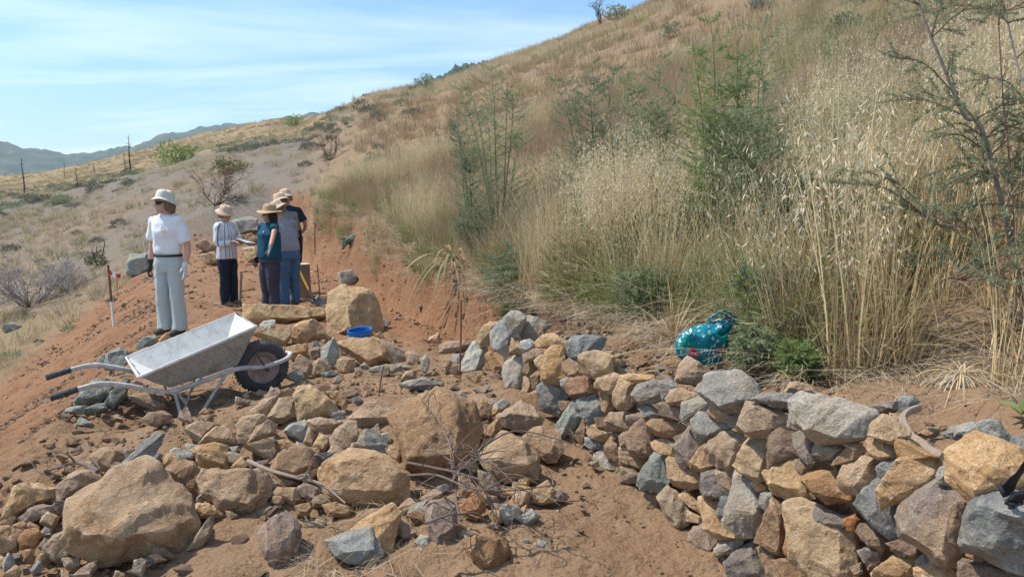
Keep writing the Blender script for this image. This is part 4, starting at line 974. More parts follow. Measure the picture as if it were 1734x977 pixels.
for k, (x0, x1, hh) in enumerate(((S*.25, S*.95, .10), (S*.1, S*.8, .07))):
    c_ = curve([(x0, .02*k-.03, S*1.75), (x0+.05, -.03, S*1.8+hh*.5), ((x0+x1)/2+.06, -.02+.03*k, S*1.7+hh*.5), (x1+.10, .0, S*1.45), (x1+.03, .02, S*1.2)], 7); V = []
    for p in c_: V += [p+np.array([0, -.018, .006]), p+np.array([0, .018, -.004])]
    s = MB(); s.add(V, [(2*i, 2*i+1, 2*i+3, 2*i+2) for i in range(len(c_)-1)]); o = s.build('carry_strap', M['bag'], bg_); sm = o.modifiers.new('thick', 'SOLIDIFY'); sm.thickness = .006
M['gglove'] = simple('dark_green_rubber', (.055, .105, .07), .6, 20, .4)
g, d = hit(597, 409); s = MB(); c0 = np.array([0, 0, .05]); k_ = d/14.
s.tube(curve([(-.16*k_, 0, -.06), (-.08*k_, -.02, .02), (.04*k_, -.03, .09), (.12*k_, 0, .14)], 5), [.03*k_, .05*k_]+[.075*k_]*10+[.06*k_, .05*k_, .045*k_, .04*k_], 10)
for a in (-.5, -.2, .1, .4): s.tube(curve([(-.08*k_, -.02, .02), (-.16*k_, -.05+a*.05, a*.12*k_-.02), (-.23*k_, -.05+a*.06, a*.22*k_-.06)], 4), [.022*k_]*8+[.012*k_], 7)
o = s.build('work_glove', M['gglove']); o.location = g+np.array([.05, 0, .02]); tag(o, 'dark green rubber glove dropped on the grassy edge of the trench', 'glove')
M['strap'] = simple('black_webbing', (.022, .022, .028), .7, 90, .3); M['buckle'] = simple('black_plastic', (.02, .02, .022), .35, spec=.5)
d = 1.92; o3 = at(1700, 838, d)
sb = thing('backpack_strap', 'black webbing strap with a plastic buckle at the right edge, over the blue stone', 'strap', tuple(o3))
def ribbon(pix, w, name, mat, parent, th=.004):
    c = np.array(curve([at(x, y, dd)-o3 for x, y, dd in pix], 6)); V = []; vd = np.array([0, -.8, .6]); 
    for i in range(len(c)):
        tt = c[min(i+1, len(c)-1)]-c[max(i-1, 0)]; tt /= np.linalg.norm(tt); sdv = np.cross(tt, vd); sdv /= np.linalg.norm(sdv); V += [c[i]-sdv*w/2, c[i]+sdv*w/2]
    s = MB(); s.add(V, [(2*i, 2*i+1, 2*i+3, 2*i+2) for i in range(len(c)-1)]); o = s.build(name, mat, parent); sm = o.modifiers.new('thick', 'SOLIDIFY'); sm.thickness = th; return o
ribbon([(1692, 831, 1.93), (1706, 825, 1.91), (1722, 806, 1.87), (1742, 786, 1.82), (1770, 755, 1.76)], .036, 'webbing', M['strap'], sb)
ribbon([(1719, 850, 1.86), (1735, 838, 1.83), (1765, 822, 1.80)], .030, 'short_webbing', M['strap'], sb)
q = at(1717, 848, 1.87)-o3; Mq = Matrix.Translation(q) @ Euler((R(-40), R(-12), R(30))).to_matrix().to_4x4()
s = MB(); s.box((0, 0, 0), (.019, .006, .013), Mq); s.box((.016, 0, 0), (.004, .008, .017), Mq); s.tube([tuple(Mq @ Vector((-.017, 0, .010))), tuple(Mq @ Vector((-.030, 0, .006)))], .004, 6); s.tube([tuple(Mq @ Vector((-.017, 0, -.010))), tuple(Mq @ Vector((-.030, 0, -.006)))], .004, 6); s.tube([tuple(Mq @ Vector((-.012, -.004, 0))), tuple(Mq @ Vector((-.028, -.003, 0)))], .005, 6); s.build('buckle', M['buckle'], sb)

# ------------------------------------------------------------------ dead branches
def branchy(pts, r0, r1, seed, twigs=0, tl=.2):
    rg = np.random.default_rng(seed); s = MB(); c = curve(pts, 6); s.tube(c, list(np.linspace(r0, r1, len(c))), 6)
    for k in range(twigs):
        i = int(rg.integers(len(c)//6, len(c)-1)); p = c[i]; dr = rg.normal(size=3)*np.array([1, 1, .5])+(c[i]-c[i-1])/np.linalg.norm(c[i]-c[i-1]); dr /= np.linalg.norm(dr); ll = tl*rg.uniform(.4, 1)
        s.tube(curve([p, p+dr*ll*.5+rg.normal(size=3)*.02, p+dr*ll+rg.normal(size=3)*.04], 4), list(np.linspace(r1*1.2+.001, .001, 9)), 5)
    return s
def pixline(pl, lift=.04): 
    out = []
    for x, y, *dl in pl:
        p, d = hit(x, y); p = p-ray(x, y)*(dl[0] if dl else .12)+np.array([0, 0, lift]); out.append(p)
    return out
def branch_obj(name, pl, r0, r1, seed, label, twigs=0, mat='twig', tl=.2, lift=.03, cat='branch'):
    p = pixline(pl, lift); o3 = p[0].copy(); s = branchy([q-o3 for q in p], r0, r1, seed, twigs, tl); o = s.build(name, M[mat]); o.location = o3; return tag(o, label, cat)
M['wood'] = simple('bleached_branch', (.30, .225, .17), .9, 30, .25, 60, .003)
branch_obj('branch', [(1556, 690, .06), (1538, 697, .06), (1529, 707, .06), (1533, 722, .06), (1542, 737, .06), (1560, 749, .08), (1574, 761, .10), (1598, 773, .14)], .014, .013, 3, 'bare crooked branch lying on the wall top at the right', 0, 'wood', lift=.0)
branch_obj('branch', [(166, 808), (150, 797), (128, 792), (100, 800), (75, 806)], .014, .005, 4, 'dark crooked stick behind the huge tan boulder at the left', 6, 'twig', .14)
branch_obj('branch', [(140, 764), (155, 782), (170, 802)], .007, .003, 5, 'short thin stick against the round orange stone', 2, 'twig', .08)
branch_obj('branch', [(420, 790, .4), (455, 805, .4), (500, 818, .4), (545, 830, .4), (585, 862, .3)], .011, .004, 6, 'long dry stalk lying across the stones in front of the rounded stone', 5, 'wood', .15)
dead = thing('dead_shrub', 'tangle of dead thorny twigs lying on the stones in the middle', 'dead shrub', tuple(at(775, 815, 3.4)))
o3 = np.array(dead.location); k = 0
for pl in ([(765, 840, .45), (780, 800, .5), (815, 775, .5), (870, 746, .5), (940, 758, .5), (1010, 785, .4)], [(690, 800, .5), (730, 808, .5), (775, 818, .55), (840, 838, .5), (905, 852, .4)], [(768, 850, .4), (770, 812, .5), (762, 770, .6), (742, 725, .6), (710, 685, .55)],
           [(690, 822, .45), (740, 822, .5), (800, 845, .5), (870, 848, .45), (950, 836, .4)], [(765, 835, .5), (790, 800, .5), (830, 800, .5), (880, 845, .4)], [(772, 820, .5), (805, 790, .5), (812, 776, .5)], [(780, 900, .3), (772, 860, .4), (768, 800, .5), (765, 760, .6)], [(720, 905, .3), (760, 890, .35), (795, 888, .3)]):
    p = pixline(pl, .05); s = branchy([q-o3 for q in p], .0065, .0022, 60+k, 9, .22); s.build('branch', M['twig'], dead); k += 1
# ------------------------------------------------------------------ people
def fuse(mb, voxel, smooth=4, wrinkle=0., wscale=(9, 9, 5), seed=0, keep=None):
    """one continuous skin over the gathered solids"""
    me = from_np('tmp', mb.v, mb.f, False); ob = bpy.data.objects.new('tmp', me); COL.objects.link(ob)
    md = ob.modifiers.new('r', 'REMESH'); md.mode = 'VOXEL'; md.voxel_size = voxel
    if smooth: sm = ob.modifiers.new('s', 'SMOOTH'); sm.iterations = smooth; sm.factor = .5
    dg = bpy.context.evaluated_depsgraph_get(); out = bpy.data.meshes.new_from_object(ob.evaluated_get(dg), depsgraph=dg)
    bpy.data.objects.remove(ob); bpy.data.meshes.remove(me)
    if wrinkle:
        n = len(out.vertices); co = np.empty(n*3, np.float32); no_ = np.empty(n*3, np.float32)
        out.vertices.foreach_get('co', co); out.vertices.foreach_get('normal', no_); co = co.reshape(-1, 3); no_ = no_.reshape(-1, 3)
        q = co*np.array(wscale)+seed*3.7; w = (1-2*np.abs(vnoise(q+.6*fbm(co*6, 2, seed)[:, None], seed)))*.7+.4*vnoise(q*2.3, seed+1)
        co = co+no_*(wrinkle*w)[:, None]; out.vertices.foreach_set('co', co.astype(np.float32).ravel()); out.update()
    out.shade_smooth(); return out
def rings(mb, rs, n=18):
    """rs: (x, y, z, rx, ry[, tilt about x]) stacked, capped"""
    v = []; f = []
    for r in rs:
        x, y, z, rx, ry = r[:5]; tl = r[5] if len(r) > 5 else 0
        for k in range(n):
            a = 2*math.pi*k/n; dxx, dyy = rx*math.cos(a), ry*math.sin(a)
            v.append((x+dxx, y+dyy*math.cos(tl), z+dyy*math.sin(tl)))
    m = len(rs)
    for i in range(m-1):
        for k in range(n): k2 = (k+1) % n; f.append((i*n+k, i*n+k2, (i+1)*n+k2, (i+1)*n+k))
    f.append(tuple(range(n))[::-1]); f.append(tuple((m-1)*n+k for k in range(n))); mb.add(v, f)
def ball(mb, c, r, n=14, Mx=None):
    v = []; f = []; r = (r, r, r) if np.isscalar(r) else r; m = n//2+1
    for i in range(m):
        th = math.pi*(i+.02)/(m-1+.04)
        for k in range(n):
            a = 2*math.pi*k/n; p = (c[0]+r[0]*math.sin(th)*math.cos(a), c[1]+r[1]*math.sin(th)*math.sin(a), c[2]+r[2]*math.cos(th)); v.append(tuple(Mx @ Vector(p)) if Mx is not None else p)
    for i in range(m-1):
        for k in range(n): k2 = (k+1) % n; f.append((i*n+k, (i+1)*n+k, (i+1)*n+k2, i*n+k2))
    f.append(tuple(range(n))); f.append(tuple((m-1)*n+k for k in range(n))[::-1]); mb.add(v, f)
def mtube(mb, pts, rad, n=10, Mx=None):
    if Mx is not None: pts = [tuple(Mx @ Vector(p)) for p in pts]
    mb.tube(pts, rad, n)
def hand(mb, wrist, d, nrm, side, s=1., curl=.5, spread=.12):
    """palm, four unequal fingers and a thumb; d: direction of the hand, nrm: out of the palm, side +-1: where the thumb is"""
    w = np.array(wrist, float); d = np.array(d, float)/np.linalg.norm(d); nrm = np.array(nrm, float); nrm -= d*nrm.dot(d); nrm /= np.linalg.norm(nrm); sd = np.cross(d, nrm)*side
    def P(a, b, c): return w+s*(d*a+sd*b+nrm*c)
    for b in (-.026, -.009, .009, .026): mb.tube([P(-.01, b*.6, 0), P(.04, b*.95, .002), P(.088, b*1.1, 0)], [.015*s, .0155*s, .013*s], 8)
    for b, l, k in ((.030, .072, 0), (.010, .080, 1), (-.011, .074, 2), (-.031, .058, 3)):
        c1 = curl*(.7+.18*k); p0 = P(.085, b, 0); a = c1*.5; q = [p0]; dirb = b*spread*6
        for seg, ll in enumerate((.45, .32, .23)):
            u = d*math.cos(a)+nrm*math.sin(a)+sd*dirb; q.append(q[-1]+u*l*ll*s); a += c1*.75
        mb.tube(q, [.0105*s, .0098*s, .0088*s, .0072*s], 8)
    t0 = P(.018, .030, .006); t1 = P(.052, .058, .018); t2 = P(.082, .066, .030); mb.tube([P(.0, .012, 0), t0, t1, t2], [.013*s, .0135*s, .0115*s, .0085*s], 8)
SKIN = {}
def skin(name, c): return simple(name, c, .55, 18, .10, spec=.35)
def cloth(name, c, amt=.10): return simple(name, c, .85, 40, amt, 260, .0015, spec=.15)
def person(label, px, feet_py, depth, rotz, Ht, o):
    """local frame: faces -Y, x to its left hand side, metres for a 1.65 m figure"""
    p = at(px, feet_py, depth); r = thing('person', label, 'person', tuple(p), (0, 0, R(rotz)), 'people working on the terrace'); k = Ht/1.65; r.scale = (k, k, k)
    vx = o.get('vox', .011); lean = o.get('lean', 0.)
    def ln(z): return -max(0, z-.95)*math.tan(lean)-.25*max(0, z-.95)**2*math.tan(lean)     # forward bend of the trunk
    hy, hp, hr = (R(a) for a in o.get('head', (0, 0, 0)))
    Hc = Vector((0, ln(1.50)-.01, 1.535)); Mh = Matrix.Translation(Hc) @ Euler((hp, hr, hy)).to_matrix().to_4x4()
    b = MB()
    # head
    ball(b, (0, .012, .028), (.074, .093, .092), 16, Mh); ball(b, (0, -.028, -.032), (.058, .066, .078), 14, Mh); ball(b, (0, -.068, -.093), (.030, .026, .022), 10, Mh)
    mtube(b, [(0, -.088, .020), (0, -.104, -.008), (0, -.115, -.030), (0, -.098, -.038)], [.010, .0125, .0155, .010], 8, Mh)
    ball(b, (0, -.086, -.062), (.026, .014, .007), 10, Mh); ball(b, (0, -.085, -.073), (.022, .013, .008), 10, Mh); ball(b, (0, -.080, .030), (.056, .016, .012), 10, Mh)
    for s in (-1, 1): ball(b, (s*.040, -.062, -.028), (.024, .024, .024), 10, Mh); ball(b, (s*.076, .010, -.006), (.010, .020, .032), 10, Mh)
    nb = np.array([0, ln(1.40)+.015, 1.385]); b.tube([nb-np.array([0, -.01, .06]), nb, np.array(Mh @ Vector((0, .02, -.06)))], [.075, .056, .052], 12)
    arms = o['arms']                                     # [(shoulder, elbow, wrist, hand dir, palm normal, thumb side, curl)] right hand (x<0) first
    for i, (sh, el, wr, hd, pn, ts, cu) in enumerate(arms):
        b.tube(curve([np.array(sh)*.8+np.array([0, 0, .24]), sh, el, wr], 4), list(np.interp(np.linspace(0, 3, 13), [0, 1, 1.5, 2, 2.4, 3], [.05, .048, .043, .037, .038, .025])), 10)
        hm = MB() if o.get('gloves', (None, None))[i] else b
        hand(hm, wr, hd, pn, ts, 1.05, cu)
        gm = o.get('gloves', (None, None))[i]
        if gm:
            wv_ = np.array(wr); e_ = np.array(el)-wv_; e_ /= np.linalg.norm(e_); hm.tube([wv_+e_*.05, wv_, wv_-e_*.01], [.036, .031, .030], 12)
            mesh_obj('glove', fuse(hm, .006, 2), gm, r); hand(b, wr, hd, pn, ts, .92, cu)
    rings(b, [(0, .01, .80, .14, .10), (0, 0, .95, .14, .10), (0, ln(1.05), 1.05, .125, .09), (0, ln(1.2), 1.2, .14, .10), (0, ln(1.32), 1.32, .15, .09), (0, ln(1.39), 1.39, .09, .06)])
    feet = o.get('feet', ((-.10, 0), (.10, 0)))
    for s, (fx, fy) in zip((-1, 1), feet): b.tube([(s*.075, 0, .84), (s*.09, -.01, .46), (fx, fy, .07)], [.075, .052, .036], 10); b.tube([(fx, fy+.03, .05), (fx, fy-.12, .035)], [.036, .03], 8)
    mesh_obj('body', fuse(b, min(vx, .009), 2), o['skin'], r)
    # shirt: trunk and sleeves
    t = MB(); wz = o.get('shirt_hem', .96); w = o.get('girth', 1.); hemw = o.get('hemw', 1.)
    rings(t, [(0, .005, wz, .172*w*hemw, .125*w*hemw), (0, .0, wz+.06, .172*w*hemw, .128*w), (0, ln(1.12), 1.12, .165*w, .125*w), (0, ln(1.22)-.008, 1.22, .172*w, .130*w), (0, ln(1.31), 1.31, .172, .115), (0, ln(1.36), 1.36, .150, .09), (0, ln(1.395)+.006, 1.395, .095, .072), (0, ln(1.41)+.01, 1.41, .066, .060)], 24)
    for (sh, el, wr, *_), sl in zip(arms, o.get('sleeves', (.75, .75))):
        S0 = np.array(sh, float); E0 = np.array(el, float); W0 = np.array(wr, float)
        st = np.array([S0[0]*.55, S0[1], S0[2]+.005]); sw = o.get('sleeve_r', .070)
        if sl <= 1: t.tube([st, S0, S0+(E0-S0)*sl*.5, S0+(E0-S0)*sl], [.062, .066, sw*.97, sw*1.03], 14)
        else: t.tube(curve([st, S0, S0+(E0-S0)*.5, E0, E0+(W0-E0)*(sl-1)], 3), list(np.interp(np.linspace(0, 1, 13), [0, .25, .6, 1], [.06, .064, .056, .044])), 14)
    so_ = mesh_obj('shirt', fuse(t, vx, 5, o.get('wrk', .012), (8, 8, 6), seed=int(px)), o['shirt'], r)
    if 'emblem' in o: o['emblem'](r)
    # trousers
    t = MB(); tk_ = 1. if wz > .95 else .86
    rings(t, [(0, .005, max(wz, .93)+.05, .150*w*tk_, .110*w*tk_), (0, .005, .95, .165*w*tk_, .120*w*tk_), (0, .012, .86, .178*w*(1 if wz > .86 and tk_ == 1 else .90), .130*w*(1 if tk_ == 1 else .90)), (0, .012, .78, .172*w, .122*w), (0, .01, .74, .13, .10)], 22)
    hr_ = o.get('hem_r', .074)
    for s, (fx, fy) in zip((-1, 1), feet): t.tube(curve([(s*.085, .008, .84), (s*.092, .0, .66), ((s*.09+fx)/2, fy*.4-.012, .46), (fx, fy*.9, .25), (fx, fy, .055)], 4), list(np.interp(np.linspace(0, 1, 17), [0, .25, .5, .75, 1], [.098, .092*w, .078*w, .076, hr_])), 16)
    mesh_obj('trousers', fuse(t, vx, 4, o.get('wrk', .012)*.9, (10, 10, 4), seed=int(px)+9), o['trousers'], r)
    if o.get('belt'):
        q = MB(); q.v = []; rings(q, [(0, .005, wz-.035, .176*w, .130*w), (0, .005, wz-.010, .175*w, .129*w)], 28); q.f = q.f[:-2]; bo = mesh_obj('belt', from_np('belt', q.v, q.f), o['belt'], r); sm = bo.modifiers.new('thick', 'SOLIDIFY'); sm.thickness = .006
    for fx, fy in feet:
        q = MB(); q.tube(curve([(fx, fy+.075, .038), (fx, fy+.03, .05), (fx, fy-.07, .042), (fx, fy-.165, .03)], 4), [.030, .036, .040, .043, .045, .046, .046, .045, .044, .043, .041, .036, .020], 12); sho = fuse(q, .010, 2); mesh_obj('shoe', sho, o['shoes'], r)
    # hat
    ht = o['hat']; q = MB(); R0 = .098; br, dr, ch = ht['brim'], ht['droop'], ht['crown']; rg = np.random.default_rng(int(px)*3)
    ph = rg.uniform(0, 6, 3)
    prof = [(.001, ch), (R0*.55, ch-.004), (R0*.80, ch-.016), (R0*.93, ch*.62), (R0*1.0, .012), (R0*1.03, 0), (R0*1.03+(br-R0)*.35, -dr*.25), (R0+(br-R0)*.7, -dr*.65), (br, -dr)]
    def wob(p, a, i):
        f = max(0, (i-5)/3); return p*np.array([.90, 1.08, 1])+np.array([0, 0, f*ht.get('wave', .02)*(math.sin(2*a+ph[0])+.5*math.sin(3*a+ph[1]))+.006*math.sin(5*a+ph[2])*(i < 5)])
    Mt = Mh @ Matrix.Translation((0, .012, .055)) @ Matrix.Rotation(R(ht.get('tilt', -6)), 4, 'X')
    q.lathe(prof, 36, Mt, wob); ho = q.build('hat', ht['mat'], r, ang=0); sm = ho.modifiers.new('thick', 'SOLIDIFY'); sm.thickness = .004
    if ht.get('band'):
        q = MB(); q.lathe([(R0*1.035, .002), (R0*1.02, .030)], 36, Mt, lambda p, a, i: p*np.array([.90, 1.08, 1])); bo = q.build('hat_band', ht['band'], ho, ang=0); sm = bo.modifiers.new('thick', 'SOLIDIFY'); sm.thickness = .003
    # hair
    if o.get('hair'):
        q = MB(); hl = o.get('hair_len', .10); ball(q, (0, .035, .015), (.082, .082, .085), 14, Mh); 
        for a in np.linspace(-.35, math.pi+.35, 13): mtube(q, [(math.cos(a)*.078, .012+math.sin(a)*.080, .03), (math.cos(a)*.086, .02+math.sin(a)*.088, -.03), (math.cos(a)*(.076), .025+math.sin(a)*.080, -.03-hl*(.7+.3*math.sin(a)))], [.022, .024, .014], 7, Mh)
        mesh_obj('hair', fuse(q, .009, 2, .004, (60, 60, 8), 3), o['hair'], r)
    if o.get('glasses'):
        q = MB(); V = []
        for i in range(25):
            a = -1.35+2.7*i/24; hgt = .020 if .10 < abs(a) < .85 else .006; rx, ry = .072, .100
            for z in (-1, 1): V.append(tuple(Mh @ Vector((math.sin(a)*rx*1.05, -math.cos(a)*ry*1.03+.002, .012+z*hgt-(.006 if abs(a) < .85 else -.004)))))
        q.add(V, [(2*i, 2*i+2, 2*i+3, 2*i+1) for i in range(24)]); go = q.build('sunglasses', o['glasses'], r, ang=0); sm = go.modifiers.new('thick', 'SOLIDIFY'); sm.thickness = .004
    else:
        for s in (-1, 1): q = MB(); ball(q, (s*.031, -.0815, .010), (.012, .010, .0075), 10, Mh); q.build('eye', M['eye'], r)
    return r, Mh
M['eye'] = simple('eye_dark', (.06, .045, .04), .3, spec=.5); M['lens'] = simple('dark_lens', (.012, .010, .012), .12, spec=.6)
M['skin1'] = skin('fair_skin', (.56, .335, .245)); M['skin2'] = skin('tanned_skin', (.46, .255, .175))
M['tee'] = cloth('white_cotton', (.80, .80, .81), .03); M['sage'] = cloth('pale_grey_green_cotton', (.47, .52, .51), .08); M['teal'] = cloth('dark_teal_cotton', (.015, .070, .115), .2)
M['plum'] = cloth('dark_plum_cotton', (.055, .052, .075), .2); M['denim'] = cloth('blue_denim', (.075, .16, .27), .25); M['dkdenim'] = cloth('dark_navy_denim', (.022, .028, .045), .3); M['greyshirt'] = cloth('grey_lilac_cotton', (.30, .29, .315), .10)
M['sageshirt'] = cloth('dull_sage_cotton', (.20, .225, .20), .12); M['navy'] = cloth('navy_cotton', (.025, .032, .060), .2); M['belt'] = simple('black_belt', (.02, .02, .022), .6)
M['hatcream'] = cloth('cream_hat_cotton', (.62, .585, .50), .06); M['hatpink'] = cloth('pinkish_tan_hat_cotton', (.60, .43, .32), .08); M['straw'] = simple('woven_straw', (.50, .33, .185), .8, 90, .22, 200, .003); M['strawband'] = simple('straw_hat_band', (.36, .22, .12), .8, 60, .2)
M['gl_black'] = simple('black_knit_glove', (.03, .032, .036), .85, 120, .3); M['gl_white'] = simple('white_knit_glove', (.66, .67, .66), .85, 90, .15); M['gl_grey'] = simple('grey_knit_glove', (.17, .18, .19), .85, 90, .25)
M['hairbr'] = simple('grey_brown_hair', (.17, .115, .08), .6, 90, .4); M['hairblk'] = simple('black_hair', (.018, .015, .014), .5, 90, .3); M['shoe'] = simple('dusty_brown_shoe', (.17, .125, .09), .8, 40, .3); M['shoeb'] = simple('dusty_black_shoe', (.07, .062, .055), .8, 40, .3)
m, t, b = new_mat('striped_shirt_cotton'); v, _ = objvec(t, False); s3 = nd(t, 'ShaderNodeSeparateXYZ'); L(t, v, s3.inputs[0]); an = math_(t, 'ARCTAN2', s3.outputs['Y'], s3.outputs['X'])
wob_ = math_(t, 'ADD', math_(t, 'MULTIPLY', an, 15.), math_(t, 'MULTIPLY', noise(t, v, 5, 2), 2.5)); l1 = ramp(t, math_(t, 'SINE', wob_), (.80, 0.), (.90, 1.)); l2 = ramp(t, math_(t, 'SINE', math_(t, 'MULTIPLY', wob_, 2.)), (.86, 0.), (.95, .5))
c = mixc(t, l2, (.68, .70, .72), (.42, .47, .55)); c = mixc(t, l1, c, (.15, .17, .22)); L(t, c, b.inputs['Base Color']); b.inputs['Roughness'].default_value = .85; M['stripe'] = m

def emblem1(r):
    q = MB(); pts = []
    for k in range(11): a = math.pi/2+2*math.pi*k/10; rr = .026*(1 if k % 2 == 0 else .88); pts.append((.072+rr*math.cos(a), -.142, 1.245+rr*math.sin(a)))
    q.tube(pts, .0042, 6); q.build('chest_emblem', simple('ochre_print', (.62, .40, .22), .8), r)
    q = MB(); q.tube([(.060, -.140, 1.218), (.084, -.140, 1.218)], .003, 5); q.build('chest_emblem', bpy.data.materials['ochre_print'], r)
dn = (0, 0, -1)
person('woman in a white T-shirt, cream bucket hat and pale grey green trousers', 293, 565, 8.7, -14, 1.62, dict(
    skin=M['skin1'], shirt=M['tee'], trousers=M['sage'], shoes=M['shoeb'], hat=dict(mat=M['hatcream'], brim=.145, droop=.040, crown=.10, wave=.012, tilt=-9), hair=M['hairbr'], hair_len=.085, glasses=M['lens'], belt=M['belt'], vox=.010,
    head=(-24, -3, 0), girth=.98, hem_r=.088, gloves=(M['gl_black'], M['gl_white']), sleeves=(.78, .84), sleeve_r=.070, emblem=emblem1, feet=((-.105, 0), (.115, -.02)), wrk=.010,
    arms=[((-.168, .01, 1.335), (-.25, .06, 1.06), (-.27, .02, .83), (-.05, -.15, -1), (.9, .2, 0), 1, .45), ((.170, .0, 1.335), (.25, .03, 1.05), (.265, -.06, .815), (.22, -.35, -1), (-.8, -.3, 0), -1, .35)]))
r2, Mh2 = person('woman in a striped white shirt and pinkish hat writing on a white notepad', 389, 517, 12.1, 68, 1.58, dict(
    skin=M['skin2'], shirt=M['stripe'], trousers=M['dkdenim'], shoes=M['shoe'], hat=dict(mat=M['hatpink'], brim=.155, droop=.05, crown=.10, wave=.012, tilt=2), hair=M['hairbr'], hair_len=.05, shirt_hem=.80, hemw=1.08, girth=1.02, hem_r=.066, sleeves=(1.72, 1.72), head=(0, 16, 0),
    arms=[((-.180, .01, 1.335), (-.225, -.03, 1.06), (-.08, -.27, 1.095), (.45, -.8, .08), (.2, .2, -1), -1, .6), ((.180, .01, 1.335), (.22, -.04, 1.05), (.075, -.26, 1.06), (-.35, -.8, .05), (0, 0, 1), -1, .5)]))
M['paper'] = simple('white_paper', (.80, .80, .78), .7); M['board'] = simple('brown_clipboard', (.22, .15, .10), .7)
np_ = thing('notepad', 'white notepad held by the woman in the striped shirt', 'notepad', tuple(r2.matrix_basis @ Vector((0, -.40, 1.10))), (R(14), R(8), R(68)))
s = MB(); s.box((0, 0, 0), (.10, .135, .004)); s.build('board', M['board'], np_); s = MB(); s.box((0, 0, .007), (.094, .128, .0025)); s.build('paper', M['paper'], np_)
np2 = thing('pen', 'pen in the writing hand of the woman in the striped shirt', 'pen', tuple(r2.matrix_basis @ Vector((-.03, -.385, 1.14))), (R(25), R(15), R(68))); s = MB(); s.tube([(0, 0, -.03), (0, 0, .10)], .005, 6); s.build('barrel', M['belt'], np2)
def emblem3(r):
    q = MB(); q.box((.085, -.128, 1.265), (.012, .004, .010)); q.build('chest_emblem', M['paper'], r)
person('woman in a dark teal T-shirt and wide straw hat, one grey gloved arm stretched out', 460, 524, 11.5, -42, 1.57, dict(
    skin=M['skin2'], shirt=M['teal'], trousers=M['plum'], shoes=M['shoeb'], hat=dict(mat=M['straw'], band=M['strawband'], brim=.185, droop=.025, crown=.11, wave=.018, tilt=-2), hair=M['hairblk'], hair_len=.15, glasses=M['lens'], shirt_hem=.84, hemw=1.02, girth=1.30, hem_r=.096, sleeves=(.45, .30), head=(-22, 2, 0), gloves=(M['gl_black'], M['gl_grey']), emblem=emblem3, feet=((-.11, 0), (.11, 0)), lean=R(-4),
    arms=[((-.195, .01, 1.335), (-.26, .05, 1.06), (-.25, -.06, .84), (0, -.4, -.9), (.8, 0, 0), 1, .4), ((.195, .01, 1.335), (.375, -.14, 1.19), (.54, -.29, 1.05), (.60, -.50, -.62), (-.3, -.7, .3), 1, .12)]))
person('man in a grey shirt, blue jeans and tan hat seen from behind', 492, 518, 12.3, -128, 1.68, dict(
    skin=M['skin2'], shirt=M['greyshirt'], trousers=M['denim'], shoes=M['shoe'], hat=dict(mat=M['hatpink'], brim=.165, droop=.045, crown=.10, wave=.02, tilt=8), hair=M['hairbr'], hair_len=.03, shirt_hem=.90, girth=1.16, hem_r=.080, sleeves=(1.6, 1.6), lean=R(20), head=(25, 22, 0), wrk=.010,
    arms=[((-.195, -.12, 1.315), (-.26, -.20, 1.06), (-.16, -.40, .95), (.3, -.9, -.2), (0, 0, 1), 1, .5), ((.195, -.12, 1.315), (.26, -.20, 1.06), (.16, -.40, .95), (-.3, -.9, -.2), (0, 0, 1), -1, .5)]))
person('person in a dull green shirt and tan hat half hidden behind the man in grey', 491, 500, 13.3, -132, 1.76, dict(
    skin=M['skin2'], shirt=M['sageshirt'], trousers=M['dkdenim'], shoes=M['shoe'], hat=dict(mat=M['hatpink'], brim=.165, droop=.05, crown=.10, wave=.02, tilt=6), hair=M['hairbr'], hair_len=.03, girth=1.1, sleeves=(.9, .9), lean=R(16), head=(20, 14, 0),
    arms=[((-.195, -.10, 1.32), (-.25, -.14, 1.05), (-.2, -.30, .90), (.2, -.9, -.4), (0, 0, 1), 1, .5), ((.195, -.10, 1.32), (.25, -.14, 1.05), (.2, -.30, .90), (-.2, -.9, -.4), (0, 0, 1), -1, .5)]))
person('person in a navy shirt and tan hat, farthest of the group', 496, 486, 14.5, -140, 1.84, dict(
    skin=M['skin2'], shirt=M['navy'], trousers=M['dkdenim'], shoes=M['shoe'], hat=dict(mat=M['hatpink'], brim=.145, droop=.05, crown=.10, wave=.015, tilt=4), hair=M['hairbr'], hair_len=.03, girth=1.1, sleeves=(.7, .7), lean=R(14), head=(18, 8, 0),
    arms=[((-.195, -.09, 1.32), (-.30, -.05, 1.06), (-.24, -.22, .88), (.2, -.9, -.4), (0, 0, 1), 1, .5), ((.195, -.09, 1.32), (.25, -.12, 1.05), (.2, -.28, .90), (-.2, -.9, -.4), (0, 0, 1), -1, .5)]))
